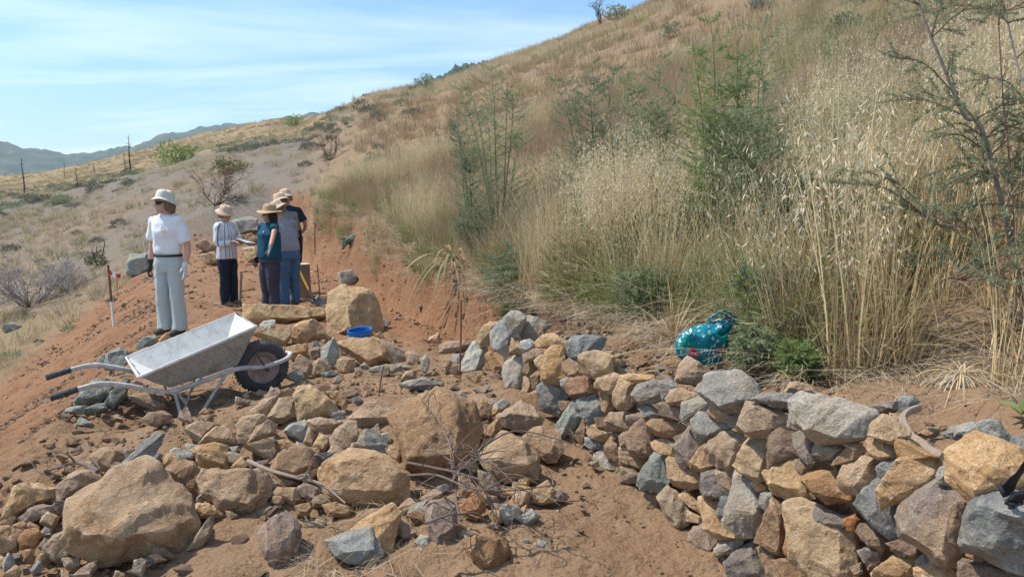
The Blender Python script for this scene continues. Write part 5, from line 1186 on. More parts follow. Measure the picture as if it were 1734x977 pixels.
# ------------------------------------------------------------------ scattering: one point mesh + geometry nodes = one "stuff" object
def scatter(name, P, rot, scl, idx, protos, label, parent=None):
    lib = bpy.data.collections.new(name+'_kinds')
    for i, o in enumerate(protos): o.name = '%s_kind_%02d' % (name, i); lib.objects.link(o)
    me = bpy.data.meshes.new(name); me.vertices.add(len(P)); me.vertices.foreach_set('co', np.asarray(P, np.float32).ravel())
    a = me.attributes.new('rot', 'FLOAT_VECTOR', 'POINT'); a.data.foreach_set('vector', np.asarray(rot, np.float32).ravel())
    a = me.attributes.new('scl', 'FLOAT', 'POINT'); a.data.foreach_set('value', np.asarray(scl, np.float32))
    a = me.attributes.new('idx', 'INT', 'POINT'); a.data.foreach_set('value', np.asarray(idx, np.int32))
    g = bpy.data.node_groups.new(name, 'GeometryNodeTree'); g.interface.new_socket('Geometry', in_out='INPUT', socket_type='NodeSocketGeometry'); g.interface.new_socket('Geometry', in_out='OUTPUT', socket_type='NodeSocketGeometry')
    gi = g.nodes.new('NodeGroupInput'); go = g.nodes.new('NodeGroupOutput'); ip = g.nodes.new('GeometryNodeInstanceOnPoints'); ci = g.nodes.new('GeometryNodeCollectionInfo')
    ci.inputs['Collection'].default_value = lib; ci.inputs['Separate Children'].default_value = True; ci.inputs['Reset Children'].default_value = True; ip.inputs['Pick Instance'].default_value = True
    def na(n, ty): q = g.nodes.new('GeometryNodeInputNamedAttribute'); q.data_type = ty; q.inputs['Name'].default_value = n; return q.outputs['Attribute']
    er = g.nodes.new('FunctionNodeEulerToRotation'); g.links.new(na('rot', 'FLOAT_VECTOR'), er.inputs[0])
    g.links.new(gi.outputs[0], ip.inputs['Points']); g.links.new(ci.outputs[0], ip.inputs['Instance']); g.links.new(na('idx', 'INT'), ip.inputs['Instance Index'])
    g.links.new(er.outputs[0], ip.inputs['Rotation']); g.links.new(na('scl', 'FLOAT'), ip.inputs['Scale']); g.links.new(ip.outputs[0], go.inputs[0])
    o = bpy.data.objects.new(name, me); link(o, parent); md = o.modifiers.new('scatter', 'NODES'); md.node_group = g
    o['kind'] = 'stuff'
    if label: o['label'] = label
    return o
def raw(me, mat=None):
    o = bpy.data.objects.new(me.name, me)
    if mat is not None: me.materials.append(mat)
    return o
class Rib:
    """many thin ribbons and leaves as numpy quads"""
    def __init__(s): s.V = []; s.F = []; s.m = []; s.n = 0
    def strips(s, C, W, mi, side=None):
        """C (k,p,3) centre lines, W (k,p) half widths"""
        C = np.asarray(C, float); k, p, _ = C.shape; t = np.gradient(C, axis=1)
        if side is None: a = rng.uniform(0, 2*math.pi, k); side = np.stack([np.cos(a), np.sin(a), 0*a], 1)
        sd = np.cross(t, np.cross(side[:, None].repeat(p, 1), t)); sd /= np.linalg.norm(sd, axis=2, keepdims=True)+1e-9
        A = C-sd*W[..., None]; B = C+sd*W[..., None]; V = np.stack([A, B], 2).reshape(-1, 3)
        b = s.n+(np.arange(k)[:, None]*2*p+np.arange(p-1)[None]*2).ravel(); s.F.append(np.stack([b, b+1, b+3, b+2], 1)); s.V.append(V); s.n += len(V); s.m.append(np.full(len(b), mi)); return s
    def leaves(s, B, D, L_, W_, mi, bend=.15):
        """diamond leaves: base B, direction D, length, half width"""
        B = np.asarray(B, float); D = np.asarray(D, float); D = D/(np.linalg.norm(D, axis=1, keepdims=True)+1e-9); k = len(B); r = rng.normal(size=(k, 3)); sd = np.cross(D, r); sd /= np.linalg.norm(sd, axis=1, keepdims=True)+1e-9; up = np.cross(sd, D)
        L_ = np.broadcast_to(L_, (k,))[:, None]; W_ = np.broadcast_to(W_, (k,))[:, None]
        V = np.stack([B, B+D*L_*.45-sd*W_+up*L_*bend*.5, B+D*L_, B+D*L_*.45+sd*W_+up*L_*bend*.5], 1).reshape(-1, 3)
        b = s.n+np.arange(k)*4; s.F.append(np.stack([b, b+1, b+2, b+3], 1)); s.V.append(V); s.n += len(V); s.m.append(np.full(k, mi)); return s
    def mesh(s, name, mats): return fast_mesh(name, np.concatenate(s.V), np.concatenate(s.F), False, mats, np.concatenate(s.m))
def stems(k, rad, h0, h1, lean=.25, droop=.1, p=5):
    a = rng.uniform(0, 2*math.pi, k); r = rad*np.sqrt(rng.uniform(0, 1, k)); h = rng.uniform(h0, h1, k); b = a+rng.normal(0, .7, k); ln = lean*h*np.abs(rng.normal(.5, .5, k))
    t = np.linspace(0, 1, p); C = np.zeros((k, p, 3)); C[..., 0] = (r*np.cos(a))[:, None]+(ln*np.cos(b))[:, None]*t**1.7; C[..., 1] = (r*np.sin(a))[:, None]+(ln*np.sin(b))[:, None]*t**1.7; C[..., 2] = h[:, None]*(t-droop*t**3)-.04
    return C
M['g_pale'] = simple('pale_straw', (.68, .53, .30), .7, tr=.3, rnd=.22); M['g_seed'] = simple('oat_husk', (.68, .585, .41), .6, tr=.3, rnd=.15); M['g_tan'] = simple('tan_straw', (.53, .38, .20), .75, tr=.2, rnd=.25)
M['g_red'] = simple('red_brown_grass', (.40, .275, .17), .75, tr=.2, rnd=.2); M['g_grey'] = simple('weathered_straw', (.47, .39, .29), .8, tr=.15, rnd=.2); M['g_green'] = simple('green_blade', (.20, .235, .08), .6, tr=.35, rnd=.25); M['g_olive'] = simple('olive_blade', (.30, .28, .13), .65, tr=.3, rnd=.2)
M['lf_grey0'] = simple('wiry_grey_green', (.29, .285, .18), .65, tr=.35, rnd=.25)
GM = [M[k] for k in ('g_pale', 'g_seed', 'g_tan', 'g_red', 'g_grey', 'g_green', 'g_olive', 'lf_grey0')]
def proto(kind):
    r = Rib()
    def S(k, rad, h0, h1, lean, droop, w, mi, taper=.25, p=5):
        C = stems(k, rad, h0, h1, lean, droop, p); W = w*np.linspace(1, taper, p)[None]*rng.uniform(.7, 1.3, (k, 1)); r.strips(C, W, mi); return C
    if kind == 'oat':
        C = S(11, .10, .75, 1.35, .22, .04, .0025, 0); S(16, .12, .25, .7, .5, .2, .0022, 2); S(5, .1, .2, .5, .4, .2, .003, 6)
        for c in C:
            n = int(rng.integers(9, 18)); f = rng.uniform(.70, 1.0, n); P_ = np.array([c[min(4, int(x*4))]*(1-(x*4) % 1)+c[min(4, int(x*4)+1)]*((x*4) % 1) for x in f]); off = rng.normal(0, .030, (n, 3))*np.array([1, 1, .4])+np.array([0, 0, -.012])
            r.strips(np.stack([P_, P_+off*.6+np.array([0, 0, .012]), P_+off], 1), np.full((n, 3), .0006), 0)
            d = off*6+rng.normal(0, .1, (n, 3))+np.array([0, 0, -.28]); r.leaves(P_+off, d, rng.uniform(.026, .046, n), rng.uniform(.0034, .0056, n), 1)
    elif kind == 'coarse':
        C = S(8, .14, .8, 1.45, .25, .03, .0040, 0); S(7, .14, .3, .85, .5, .15, .0042, 2); S(4, .12, .3, .6, .5, .2, .004, 6)
        for c in C[:5]:
            n = int(rng.integers(8, 15)); f = rng.uniform(.72, 1.0, n); P_ = np.array([c[min(3, int(x*3.99))]*(1-(x*3.99) % 1)+c[min(3, int(x*3.99))+1]*((x*3.99) % 1) for x in f]); off = rng.normal(0, .035, (n, 3))*np.array([1, 1, .4])+np.array([0, 0, -.015])
            r.strips(np.stack([P_, P_+off*.6+np.array([0, 0, .014]), P_+off], 1), np.full((n, 3), .0007), 0); r.leaves(P_+off, off*6+rng.normal(0, .1, (n, 3))+np.array([0, 0, -.3]), rng.uniform(.035, .058, n), rng.uniform(.0042, .0065, n), 1)
    elif kind == 'tall':
        C = S(20, .12, .6, 1.15, .25, .06, .0025, 0); S(22, .14, .25, .7, .5, .25, .0024, 2)
        n = 60; i = rng.integers(0, 20, n); P_ = C[i, 4]*1+rng.normal(0, .004, (n, 3))-np.array([0, 0, 1])*rng.uniform(0, .14, n)[:, None]; r.leaves(P_, rng.normal(0, .35, (n, 3))+np.array([0, 0, 1.]), .022, .0025, 1)
    elif kind == 'fine':
        C = S(46, .17, .35, .75, .30, .08, .0020, 0); S(20, .18, .15, .4, .6, .25, .0026, 4)
        n = 130; i = rng.integers(0, 46, n); P_ = C[i, 4]-np.array([0, 0, 1])*rng.uniform(0, .09, n)[:, None]+rng.normal(0, .006, (n, 3)); r.leaves(P_, rng.normal(0, .5, (n, 3))+np.array([0, 0, .6]), .020, .0030, 1)
    elif kind == 'red': S(44, .13, .4, .85, .22, .05, .0019, 3); S(14, .15, .2, .5, .5, .2, .0024, 2)
    elif kind == 'green': S(46, .12, .18, .45, .6, .3, .0034, 5); S(16, .12, .2, .5, .4, .2, .003, 6); S(10, .12, .3, .6, .3, .1, .002, 0)
    elif kind == 'weed':
        n = 190; a = rng.uniform(0, 6.28, n); q = .17*np.sqrt(rng.random(n)); B_ = np.stack([q*np.cos(a), q*np.sin(a), rng.uniform(0, .34, n)*(1.1-q/.2)], 1); r.leaves(B_, np.stack([np.cos(a), np.sin(a), rng.uniform(.1, 1.3, n)], 1)+rng.normal(0, .4, (n, 3)), rng.uniform(.03, .07, n), rng.uniform(.003, .008, n), 5 if rng.random() < .4 else 6); S(10, .1, .15, .45, .4, .1, .002, 6)
    elif kind == 'forb':                                    # grey green wiry plants
        C = S(16, .12, .3, .7, .4, .1, .0018, 6); n = 260; i = rng.integers(0, 16, n); t_ = rng.uniform(.2, 1, n)*3.99; j = t_.astype(int); f = (t_-j)[:, None]; P_ = C[i, j]*(1-f)+C[i, j+1]*f; r.leaves(P_, rng.normal(0, .6, (n, 3))+np.array([0, 0, .5]), rng.uniform(.02, .045, n), rng.uniform(.0018, .0035, n), 7)
    elif kind == 'mat':
        k = 70; C = stems(k, .22, .06, .22, 2.6, .7, 5); W = .0022*np.linspace(1, .3, 5)[None]*rng.uniform(.6, 1.4, (k, 1)); r.strips(C[:45], W[:45], 4); r.strips(C[45:], W[45:], 2)
    elif kind == 'tuft':                                   # for the far slope
        S(14, .22, .25, .6, .45, .15, .007, 0); S(26, .22, .15, .45, .6, .2, .008, 4)
    elif kind == 'tuftred': S(26, .22, .25, .6, .45, .15, .007, 3); S(16, .22, .15, .4, .6, .2, .008, 2)
    elif kind == 'tuftgrey': S(26, .22, .12, .34, .7, .2, .008, 4); S(12, .22, .12, .3, .6, .2, .008, 2)
    elif kind == 'tuftgreen': S(26, .22, .12, .36, .7, .2, .009, 6); S(10, .22, .12, .4, .6, .2, .008, 0)
    return raw(r.mesh('grass_'+kind, GM))
KINDS_ = ['oat']*3+['coarse']*4+['tall']*3+['fine']*3+['red']*2+['green']*2+['mat']*3+['weed']*3+['forb']*3+['tuft']*2+['tuftred']+['tuftgrey']+['tuftgreen']
KI = {k: [i for i, q in enumerate(KINDS_) if q == k] for k in set(KINDS_)}
gprotos = [proto(k) for k in KINDS_]
def rand_wedge(n, u0, u1, y0, y1, pw=1.):
    """uniform over the ground of a wedge in front of the viewer"""
    y = np.sqrt(rng.uniform(y0*y0, y1*y1, n)); return rng.uniform(u0, u1, n)*y, y
def slope_info(x, y):
    N, F, C, d1, d2, dl = parts_of(x, y); return np.minimum(np.maximum(N, F), C), N, F, C, d1, d2, dl
GP, GR, GS, GI = [], [], [], []
def put(x, y, z, kind, s0, s1, tilt=.12):
    n = len(x)
    if not n: return
    GP.append(np.stack([x, y, z], 1)); GR.append(np.stack([rng.normal(0, tilt, n), rng.normal(0, tilt, n), rng.uniform(0, 6.28, n)], 1)); GS.append(rng.uniform(s0, s1, n)); GI.append(np.array([KI[kind][i] for i in rng.integers(0, len(KI[kind]), n)]))
def nz(x, y, f, s): return fbm(np.stack([x*f, y*f, 0*x+s*3.1], -1), 3, s)
# -- the bank above the wall and the trench, near
def bank(n, y0, y1, mixf, u0=-.42, u1=1.05):
    x, y = rand_wedge(n, u0, u1, y0, y1); z, N, F, C, d1, d2, dl = slope_info(x, y)
    ok = (d2 > .22+.22*nz(x, y, 1.3, 4)) & (y > 2.2); return x[ok], y[ok], z[ok], d2[ok]
x, y, z, d2 = bank(3500, 2.4, 8.5, None)
px_ = CX+x/y*FPX; k = nz(x, y, .9, 1); k2 = nz(x, y, 1.7, 2); rr = rng.random(len(x))
bare = (px_ > 1480) & (y < 4.6)                                         # the red slip at the right edge carries little
sel = lambda c: (x[c], y[c], z[c])
den = rr < np.where(bare, .10, .95)
nr_ = y < 5.6
put(*sel(den & nr_ & (rr < .55) & (k > -.25)), 'coarse', .75, 1.15)
put(*sel(den & (k > .08) & (px_ > 980) & (rr < np.where(nr_, .22, np.where(px_ > 1150, .26, .42)))), 'oat', .75, 1.15)
put(*sel(den & (k <= .02) & (k2 > -.05) & (px_ > 900) & (rr < np.where(nr_, .2, .5))), 'tall', .75, 1.15)
put(*sel(den & (k <= -.05) & (k2 <= .05) & (rr < .6)), 'tall', .6, 1.0)
put(*sel(den & (px_ <= 980) & (k > -.1) & (rr < .75)), 'fine', .8, 1.15)
put(*sel((rr < .26) & (k2 < -.02)), 'red', .8, 1.15); put(*sel((rr < .5) & (px_ > 1330) & nr_ & ~bare), 'red', .6, 1.0)
put(*sel((rr > .45) & ~bare & (k2 > -.1)), 'green', .8, 1.6); put(*sel((rr > .52) & ~bare & (k > -.15)), 'weed', 1., 2.2); put(*sel((rr > .30) & (rr < .5) & ~bare & (k2 > -.2)), 'forb', .8, 1.5)
put(*sel((rr > .25) & ~bare), 'mat', .8, 1.3); put(*sel((rr > .85) & bare), 'mat', .8, 1.3)
x, y = rand_wedge(1000, -.1, 1.05, 2.2, 8); z, N, F, C, d1, d2, dl = slope_info(x, y); ok = (d2 > .02) & (d2 < .75); put(x[ok], y[ok], z[ok], 'mat', .5, 1.1)
# -- the bank in the middle distance
x, y, z, d2 = bank(8800, 8, 22, None); k = nz(x, y, .45, 5); k2 = nz(x, y, .8, 6); rr = rng.random(len(x)); px_ = CX+x/y*FPX
low = np.where(d2 < 1.2, .75, 1.)
put(*sel((rr < .40) & (k > -.22) & (px_ < 930)), 'fine', .85, 1.3); put(*sel((rr < .16) & (k > -.1) & (px_ >= 930)), 'fine', .6, 1.1); put(*sel((rr > .24) & (rr < .36) & (k2 < .1) & (px_ >= 930)), 'red', .6, 1.0); put(*sel((rr > .48) & (rr < .56) & (k > -.12) & (px_ > 900)), 'weed', 1., 2.0); put(*sel((rr > .40) & (rr < .48) & (k2 > -.02) & (px_ > 900)), 'forb', .8, 1.5); put(*sel((rr > .86) & (px_ > 900)), 'mat', .9, 1.6); put(*sel((rr < .42) & (k <= -.1)), 'red', .8, 1.15); put(*sel((rr > .86) & (k2 > .05)), 'weed', .9, 1.6); put(*sel((rr > .76) & (rr < .82) & (k > 0)), 'forb', .8, 1.4); put(*sel((rr > .80) & (px_ > 900) & (k2 > -.1)), 'tall', .6, .95)
put(*sel((rr > .5) & (d2 < 1.9) & (k2 > -.15)), 'green', .8, 1.4); put(*sel((rr > .86) & (k2 > .2)), 'green', .8, 1.5); put(*sel((rr > .55) & (d2 < 1.0)), 'mat', .8, 1.4)
x, y = rand_wedge(2600, -.36, .1, 6.5, 24); z, N, F, C, d1, d2, dl = slope_info(x, y); ok = (d2 > .12) & (d2 < .62); put(x[ok], y[ok], z[ok], 'mat', .5, 1.0); ok = (d2 > .45) & (d2 < .8) & (rng.random(len(x)) < .5); put(x[ok], y[ok], z[ok], 'green', .5, .9)
# -- the far slope
x, y = rand_wedge(15500, -.36, .86, 21, 84); z, N, F, C, d1, d2, dl = slope_info(x, y); px_ = CX+x/y*FPX; k = nz(x, y, .10, 7); k2 = nz(x, y, .22, 8); rr = rng.random(len(x)); ok = d2 > .5
gz = ok & (px_ < 640-1.6*(60-np.minimum(y, 60))*.6)
put(*sel(ok & ~gz & (k > -.05) & (rr < .34)), 'tuft', .7, 1.5); put(*sel(ok & ~gz & (k <= .1) & (rr > .3) & (rr < .62)), 'tuftred', .7, 1.4); put(*sel(ok & ~gz & (rr > .66) & (rr < .8)), 'tuftgrey', .7, 1.4); put(*sel(ok & ~gz & (rr > .86) & (k2 > .1)), 'tuftgreen', 1., 2.); put(*sel(gz & (rr < .22)), 'tuftgrey', .7, 1.3); put(*sel(gz & (rr > .95)), 'tuft', .6, 1.1)
# -- the slope falling away on the left
x, y = rand_wedge(10500, -1.05, -.2, 5, 62); z, N, F, C, d1, d2, dl = slope_info(x, y); k = nz(x, y, .35, 11); k2 = nz(x, y, .15, 12); rr = rng.random(len(x)); ok = (N-F > .12) & (dl > 0) | (y > 27) & (d2 < 0)
nearl = y < 16
put(*sel(ok & nearl & (rr < .85)), 'mat', .9, 1.5); put(*sel(ok & nearl & (k > -.05) & (rr < .8)), 'fine', .45, .8); put(*sel(ok & nearl & (rr > .6)), 'forb', .5, 1.); put(*sel(ok & nearl & (k2 > .12) & (rr > .5)), 'green', .5, .9)
put(*sel(ok & ~nearl & (k2 > .0) & (rr < .3)), 'tuft', .5, 1.0); put(*sel(ok & ~nearl & (rr > .35) & (rr < .7)), 'tuftgrey', .6, 1.1); put(*sel(ok & ~nearl & (rr > .8) & (k > .1)), 'tuftgreen', .6, 1.2)
x, y = rand_wedge(4200, -.86, -.18, 60, 190); z, *_ = slope_info(x, y); k2 = nz(x, y, .03, 14); rr = rng.random(len(x))
put(*sel((k2 > -.2) & (rr < .4)), 'tuft', 1.2, 2.2); put(*sel((k2 <= .0) & (rr < .8)), 'tuftgrey', 1.2, 2.6); put(*sel(rr > .88), 'tuftgreen', 1.3, 3.0)
x, y = rng.uniform(-1.0, -.35, 9), rng.uniform(2.85, 3.5, 9); put(x, y, H(x, y), 'mat', .35, .75)
GP = np.concatenate(GP); GR = np.concatenate(GR); GS = np.concatenate(GS); GI = np.concatenate(GI); kp_ = np.ones(len(GP), bool)
for bx_, by_ in ((1192, 312), (1305, 302)):
    g_, d_ = hit(bx_, by_); near_ = (np.abs(CX+GP[:, 0]/GP[:, 1]*FPX-bx_) < 48) & (GP[:, 1] < g_[1]+.1) & (GP[:, 1] > g_[1]-2.4); kp_ &= ~(near_ & (rng.random(len(GP)) < .82))
GP, GR, GS, GI = GP[kp_], GR[kp_], GS[kp_], GI[kp_]
scatter('dry_grass', GP, GR, GS, GI, gprotos, 'dry wild oats and straw coloured grass covering the hillside')

# ------------------------------------------------------------------ clods, pebbles and gravel on the dug earth
cp = []
for kk, mk in enumerate(['e', 'e', 'e', 'o', 'e', 't', 'g', 'e']):
    Vc, Fc = chip(1., 300+kk, .5); me = from_np('chip', Vc, Fc, False); cp.append(raw(me, M[mk]))
M['redclod'] = rock_mat('red_clod', (.33, .185, .10), (.26, .13, .065), (.40, .27, .17), .0)
for kk in range(4): Vc, Fc = chip(1., 330+kk, .55); cp.append(raw(from_np('chip', Vc, Fc, False), M['redclod']))
def vis_h(x, y):
    N, F, C, *_ = parts_of(x, y, True); return np.minimum(np.maximum(N, F), C)
CPs, CSs = [], []
def peb(n, y0, y1, u0, u1, smin, smax, cond, p=2.6):
    x, y = rand_wedge(n, u0, u1, y0, y1); N, F, C, d1, d2, dl = parts_of(x, y); ok = cond(x, y, d1, d2, dl, N-F); x, y = x[ok], y[ok]
    s = smin+(smax-smin)*rng.random(len(x))**p; CPs.append(np.stack([x, y, vis_h(x, y)+s*.1], 1)); CSs.append(s)
dug = lambda x, y, d1, d2, dl, nf: (d2 < 0) & (d1 < .2) & ((dl < .2) | (nf < 0))
peb(9000, 2.0, 6.5, -.86, .5, .003, .022, lambda x, y, d1, d2, dl, nf: dug(x, y, d1, d2, dl, nf) & ((x < .02) | (rng.random(len(x)) < .35)), 3.); peb(3600, 5, 13, -.86, .1, .010, .05, dug, 3.)
peb(11000, 4.2, 20, -.86, -.28, .008, .05, lambda x, y, d1, d2, dl, nf: (dl > -.3) & (nf < 0.1), 2.6)
peb(5000, 11, 25, -.75, -.15, .015, .09, dug, 2.8); peb(5000, 6.0, 24, -.40, .14, .012, .075, lambda x, y, d1, d2, dl, nf: (d2 > -.25) & (d2 < .5), 2.2)
peb(1500, 2.0, 6.5, .02, .86, .006, .045, lambda x, y, d1, d2, dl, nf: (d1 > .25) & (d2 < .35), 2.)
peb(3500, 2.6, 6.2, .0, .45, .008, .05, lambda x, y, d1, d2, dl, nf: (d1 > .3) & (d2 < .1), 1.6)
peb(1100, 2.9, 5.4, -.86, .12, .012, .06, dug, 2.4)
peb(900, 2.4, 5.2, .25, .86, .006, .035, lambda x, y, d1, d2, dl, nf: (d2 > .2) & (d2 < 1.6), 2.)
P_ = np.concatenate(CPs); n = len(P_); scatter('gravel', P_, np.stack([rng.normal(0, .3, n), rng.normal(0, .3, n), rng.uniform(0, 6.28, n)], 1), np.concatenate(CSs), np.where((rng.random(n) < .8) & ((P_[:, 1] > 7) | (P_[:, 0] < -.62*P_[:, 1]+.4)), rng.integers(8, 12, n), rng.integers(0, 8, n)), cp, 'loose clods and small stones strewn over the dug earth')

# ------------------------------------------------------------------ shrubs
M['bark1'] = simple('grey_bark', (.28, .235, .20), .9, 40, .25); M['bark5'] = simple('green_stem', (.24, .235, .13), .8, 40, .2); M['bark4'] = simple('bleached_twig', (.36, .32, .30), .9, 40, .2); M['bark2'] = simple('charred_bark', (.045, .038, .034), .9, 40, .3); M['bark3'] = simple('reddish_stem', (.20, .12, .085), .85, 40, .25)
M['lf_dark'] = simple('dark_green_leaf', (.15, .185, .095), .6, tr=.25); M['lf_grey'] = simple('grey_green_leaf', (.31, .35, .19), .65, tr=.4); M['lf_lime'] = simple('fresh_green_leaf', (.25, .32, .11), .55, tr=.35); M['lf_olive'] = simple('olive_leaf', (.17, .17, .07), .6, tr=.25); M['lf_blue'] = simple('dull_blue_green_leaf', (.25, .29, .175), .7, tr=.35); M['lf_thorn'] = simple('thorn_leaf', (.26, .29, .165), .6, tr=.35); M['lf_scrub'] = simple('grey_scrub_leaf', (.20, .20, .155), .85, tr=.15)
def feathery(name, label, base, H_, wid, leaf, n_stem=5, n_br=22, n_leaf=26, lean=(0, 0), ll=.024, lw=.0036, spiky=False, bark='bark5', group='tall green shrubs on the bank', cat='shrub', up=.9, seed=0):
    r = thing(name, label, cat, tuple(base), group=group); sb = MB(); rb = Rib(); rg = np.random.default_rng(seed+77)
    B_, D_ = [], []
    for s in range(n_stem):
        a = rg.uniform(0, 6.28); h = H_*(1 if s == 0 else rg.uniform(.55, .95)); sp_ = wid*(.12 if s == 0 else rg.uniform(.3, .8)); end = np.array([lean[0]*h+math.cos(a)*sp_*.5, lean[1]*h+math.sin(a)*sp_*.5, h])
        c = np.array(curve([(math.cos(a)*.02, math.sin(a)*.02, -.05), end*np.array([.35, .35, .4])+rg.normal(0, .02, 3), end*np.array([.7, .7, .75])+rg.normal(0, .025, 3), end], 6)); sb.tube(c, list(np.linspace(.0045+.004*H_, .0015, len(c))), 5)
        for k in range(n_br):
            f = rg.uniform(.12, 1.0); i = min(len(c)-2, int(f*(len(c)-1))); p = c[i]; b = rg.uniform(0, 6.28); l = wid*.5*(1.08-f)**.7*rg.uniform(.5, 1.1)+.05
            d = np.array([math.cos(b), math.sin(b), up*rg.uniform(.3, 1.1)]); d /= np.linalg.norm(d); q = p+d*l*.55; e = p+d*l+np.array([0, 0, l*.12*(1 if not spiky else -1)])+rg.normal(0, l*.07, 3)
            cc = np.array(curve([p, q, e], 4)); sb.tube(cc, list(np.linspace(.002, .0008, len(cc))), 3, cap=False)
            t = rg.uniform(.1, 1.0, n_leaf)*(len(cc)-1); j = np.minimum(len(cc)-2, t.astype(int)); fr_ = (t-j)[:, None]; pp = cc[j]*(1-fr_)+cc[j+1]*fr_; tg = cc[j+1]-cc[j]; tg /= np.linalg.norm(tg, axis=1)[:, None]
            B_.append(pp); D_.append(tg*(.9 if not spiky else .3)+rg.normal(0, .55, (n_leaf, 3)))
    B_ = np.concatenate(B_); D_ = np.concatenate(D_); n = len(B_); rb.leaves(B_, D_, rng.uniform(.6, 1.3, n)*ll, rng.uniform(.7, 1.3, n)*lw, 0)
    sb.build('stem', M[bark], r, ang=0); mesh_obj('foliage', rb.mesh('foliage', [M[leaf]]), None, r); return r
def on_bank(px, py, d):
    """ground under the point seen at (px,py) at depth d"""
    p = at(px, py, d); p[2] = Hs(p[0], p[1]); return p
SH = [ # base px, top px, top py, depth, width m, leaf, stems, label
 (846, 828, 108, 9.3, 1.0, 'lf_grey', 7, 'tall feathery grey green shrub, widest of those on the bank above the trench'),
 (800, 788, 168, 10.2, .5, 'lf_blue', 4, 'slim dark shrub just left of the widest feathery shrub'),
 (1008, 992, 95, 8.6, .75, 'lf_blue', 5, 'dark green shrub with a single tall spire in the middle of the bank'),
 (1128, 1120, 88, 7.6, .5, 'lf_grey', 4, 'thin pale green shrub between the single spire and the bright green spire'),
 (1220, 1212, 20, 5.8, .55, 'lf_lime', 4, 'bright green leafy spire left of the tall oat stems'),
 (1290, 1282, 30, 5.6, .62, 'lf_grey', 5, 'wispy grey green shrub right of the bright green spire'),
 (1072, 1062, 120, 8.0, .42, 'lf_grey', 4, 'low wispy shrub right of the dark single spire'),
 (1302, 1286, 440, 4.45, .36, 'lf_lime', 4, 'young green shrub growing right behind the flowered bag')]
for i, (bx, tx, ty, d, w_, lf_, ns, lab) in enumerate(SH):
    top_ = at(tx, ty, d); b_ = np.array([top_[0]+(bx-tx)/FPX*d, top_[1], 0]); b_[2] = Hs(b_[0], b_[1])-.02; h = max(.5, top_[2]-b_[2])
    feathery('shrub', lab, b_, h, w_*1.35, lf_, ns+2, 46 if h > 1 else 26, 32, ((top_[0]-b_[0])/h, 0), .034 if d > 5 else .026, .0034 if d > 5 else .003, seed=i, up=.55)
LOW = [(1425, 470, 5.0, .75, .75, 'lf_dark', 'dark spreading thorny shrub in front of the tall oats at the right'), (1330, 540, 4.5, .45, .6, 'lf_dark', 'low dark shrub right of the young green shrub'), (1268, 655, 4.15, .2, .26, 'lf_grey', 'low grey green plant below the flowered bag'),
       (1345, 672, 3.9, .12, .17, 'lf_lime', 'small bright tuft on the bank right of the big grey wall top stone'), (1180, 330, 6.2, .6, .8, 'lf_dark', 'dark low shrub beside the large grey boulder'), (1090, 500, 5.6, .4, .55, 'lf_grey', 'small grey green bush among the straw above the wall'), (880, 470, 7.2, .35, .6, 'lf_olive', 'small yellowish green cushion plant on the bank edge'), (1355, 330, 5.4, .7, .6, 'lf_dark', 'dark shrub under the tall oats'),
       (860, 380, 7.6, .7, .8, 'lf_blue', 'dark green bush at the foot of the widest feathery shrub'), (800, 300, 9.5, .7, .7, 'lf_blue', 'dark bush behind the slim dark shrub'), (1010, 330, 7.6, .7, .75, 'lf_dark', 'dark bush at the foot of the single tall spire'), (1250, 170, 8.0, .9, 1.0, 'lf_grey', 'loose grey green shrub high on the bank left of the oats')]
for i, (px, py, d, h, w_, lf_, lab) in enumerate(LOW): feathery('shrub', lab, on_bank(px, py, d), h, w_, lf_, 10, 26, 36, (0, 0), .028, .0042, i % 2 == 0, group='low shrubs on the bank', seed=40+i)
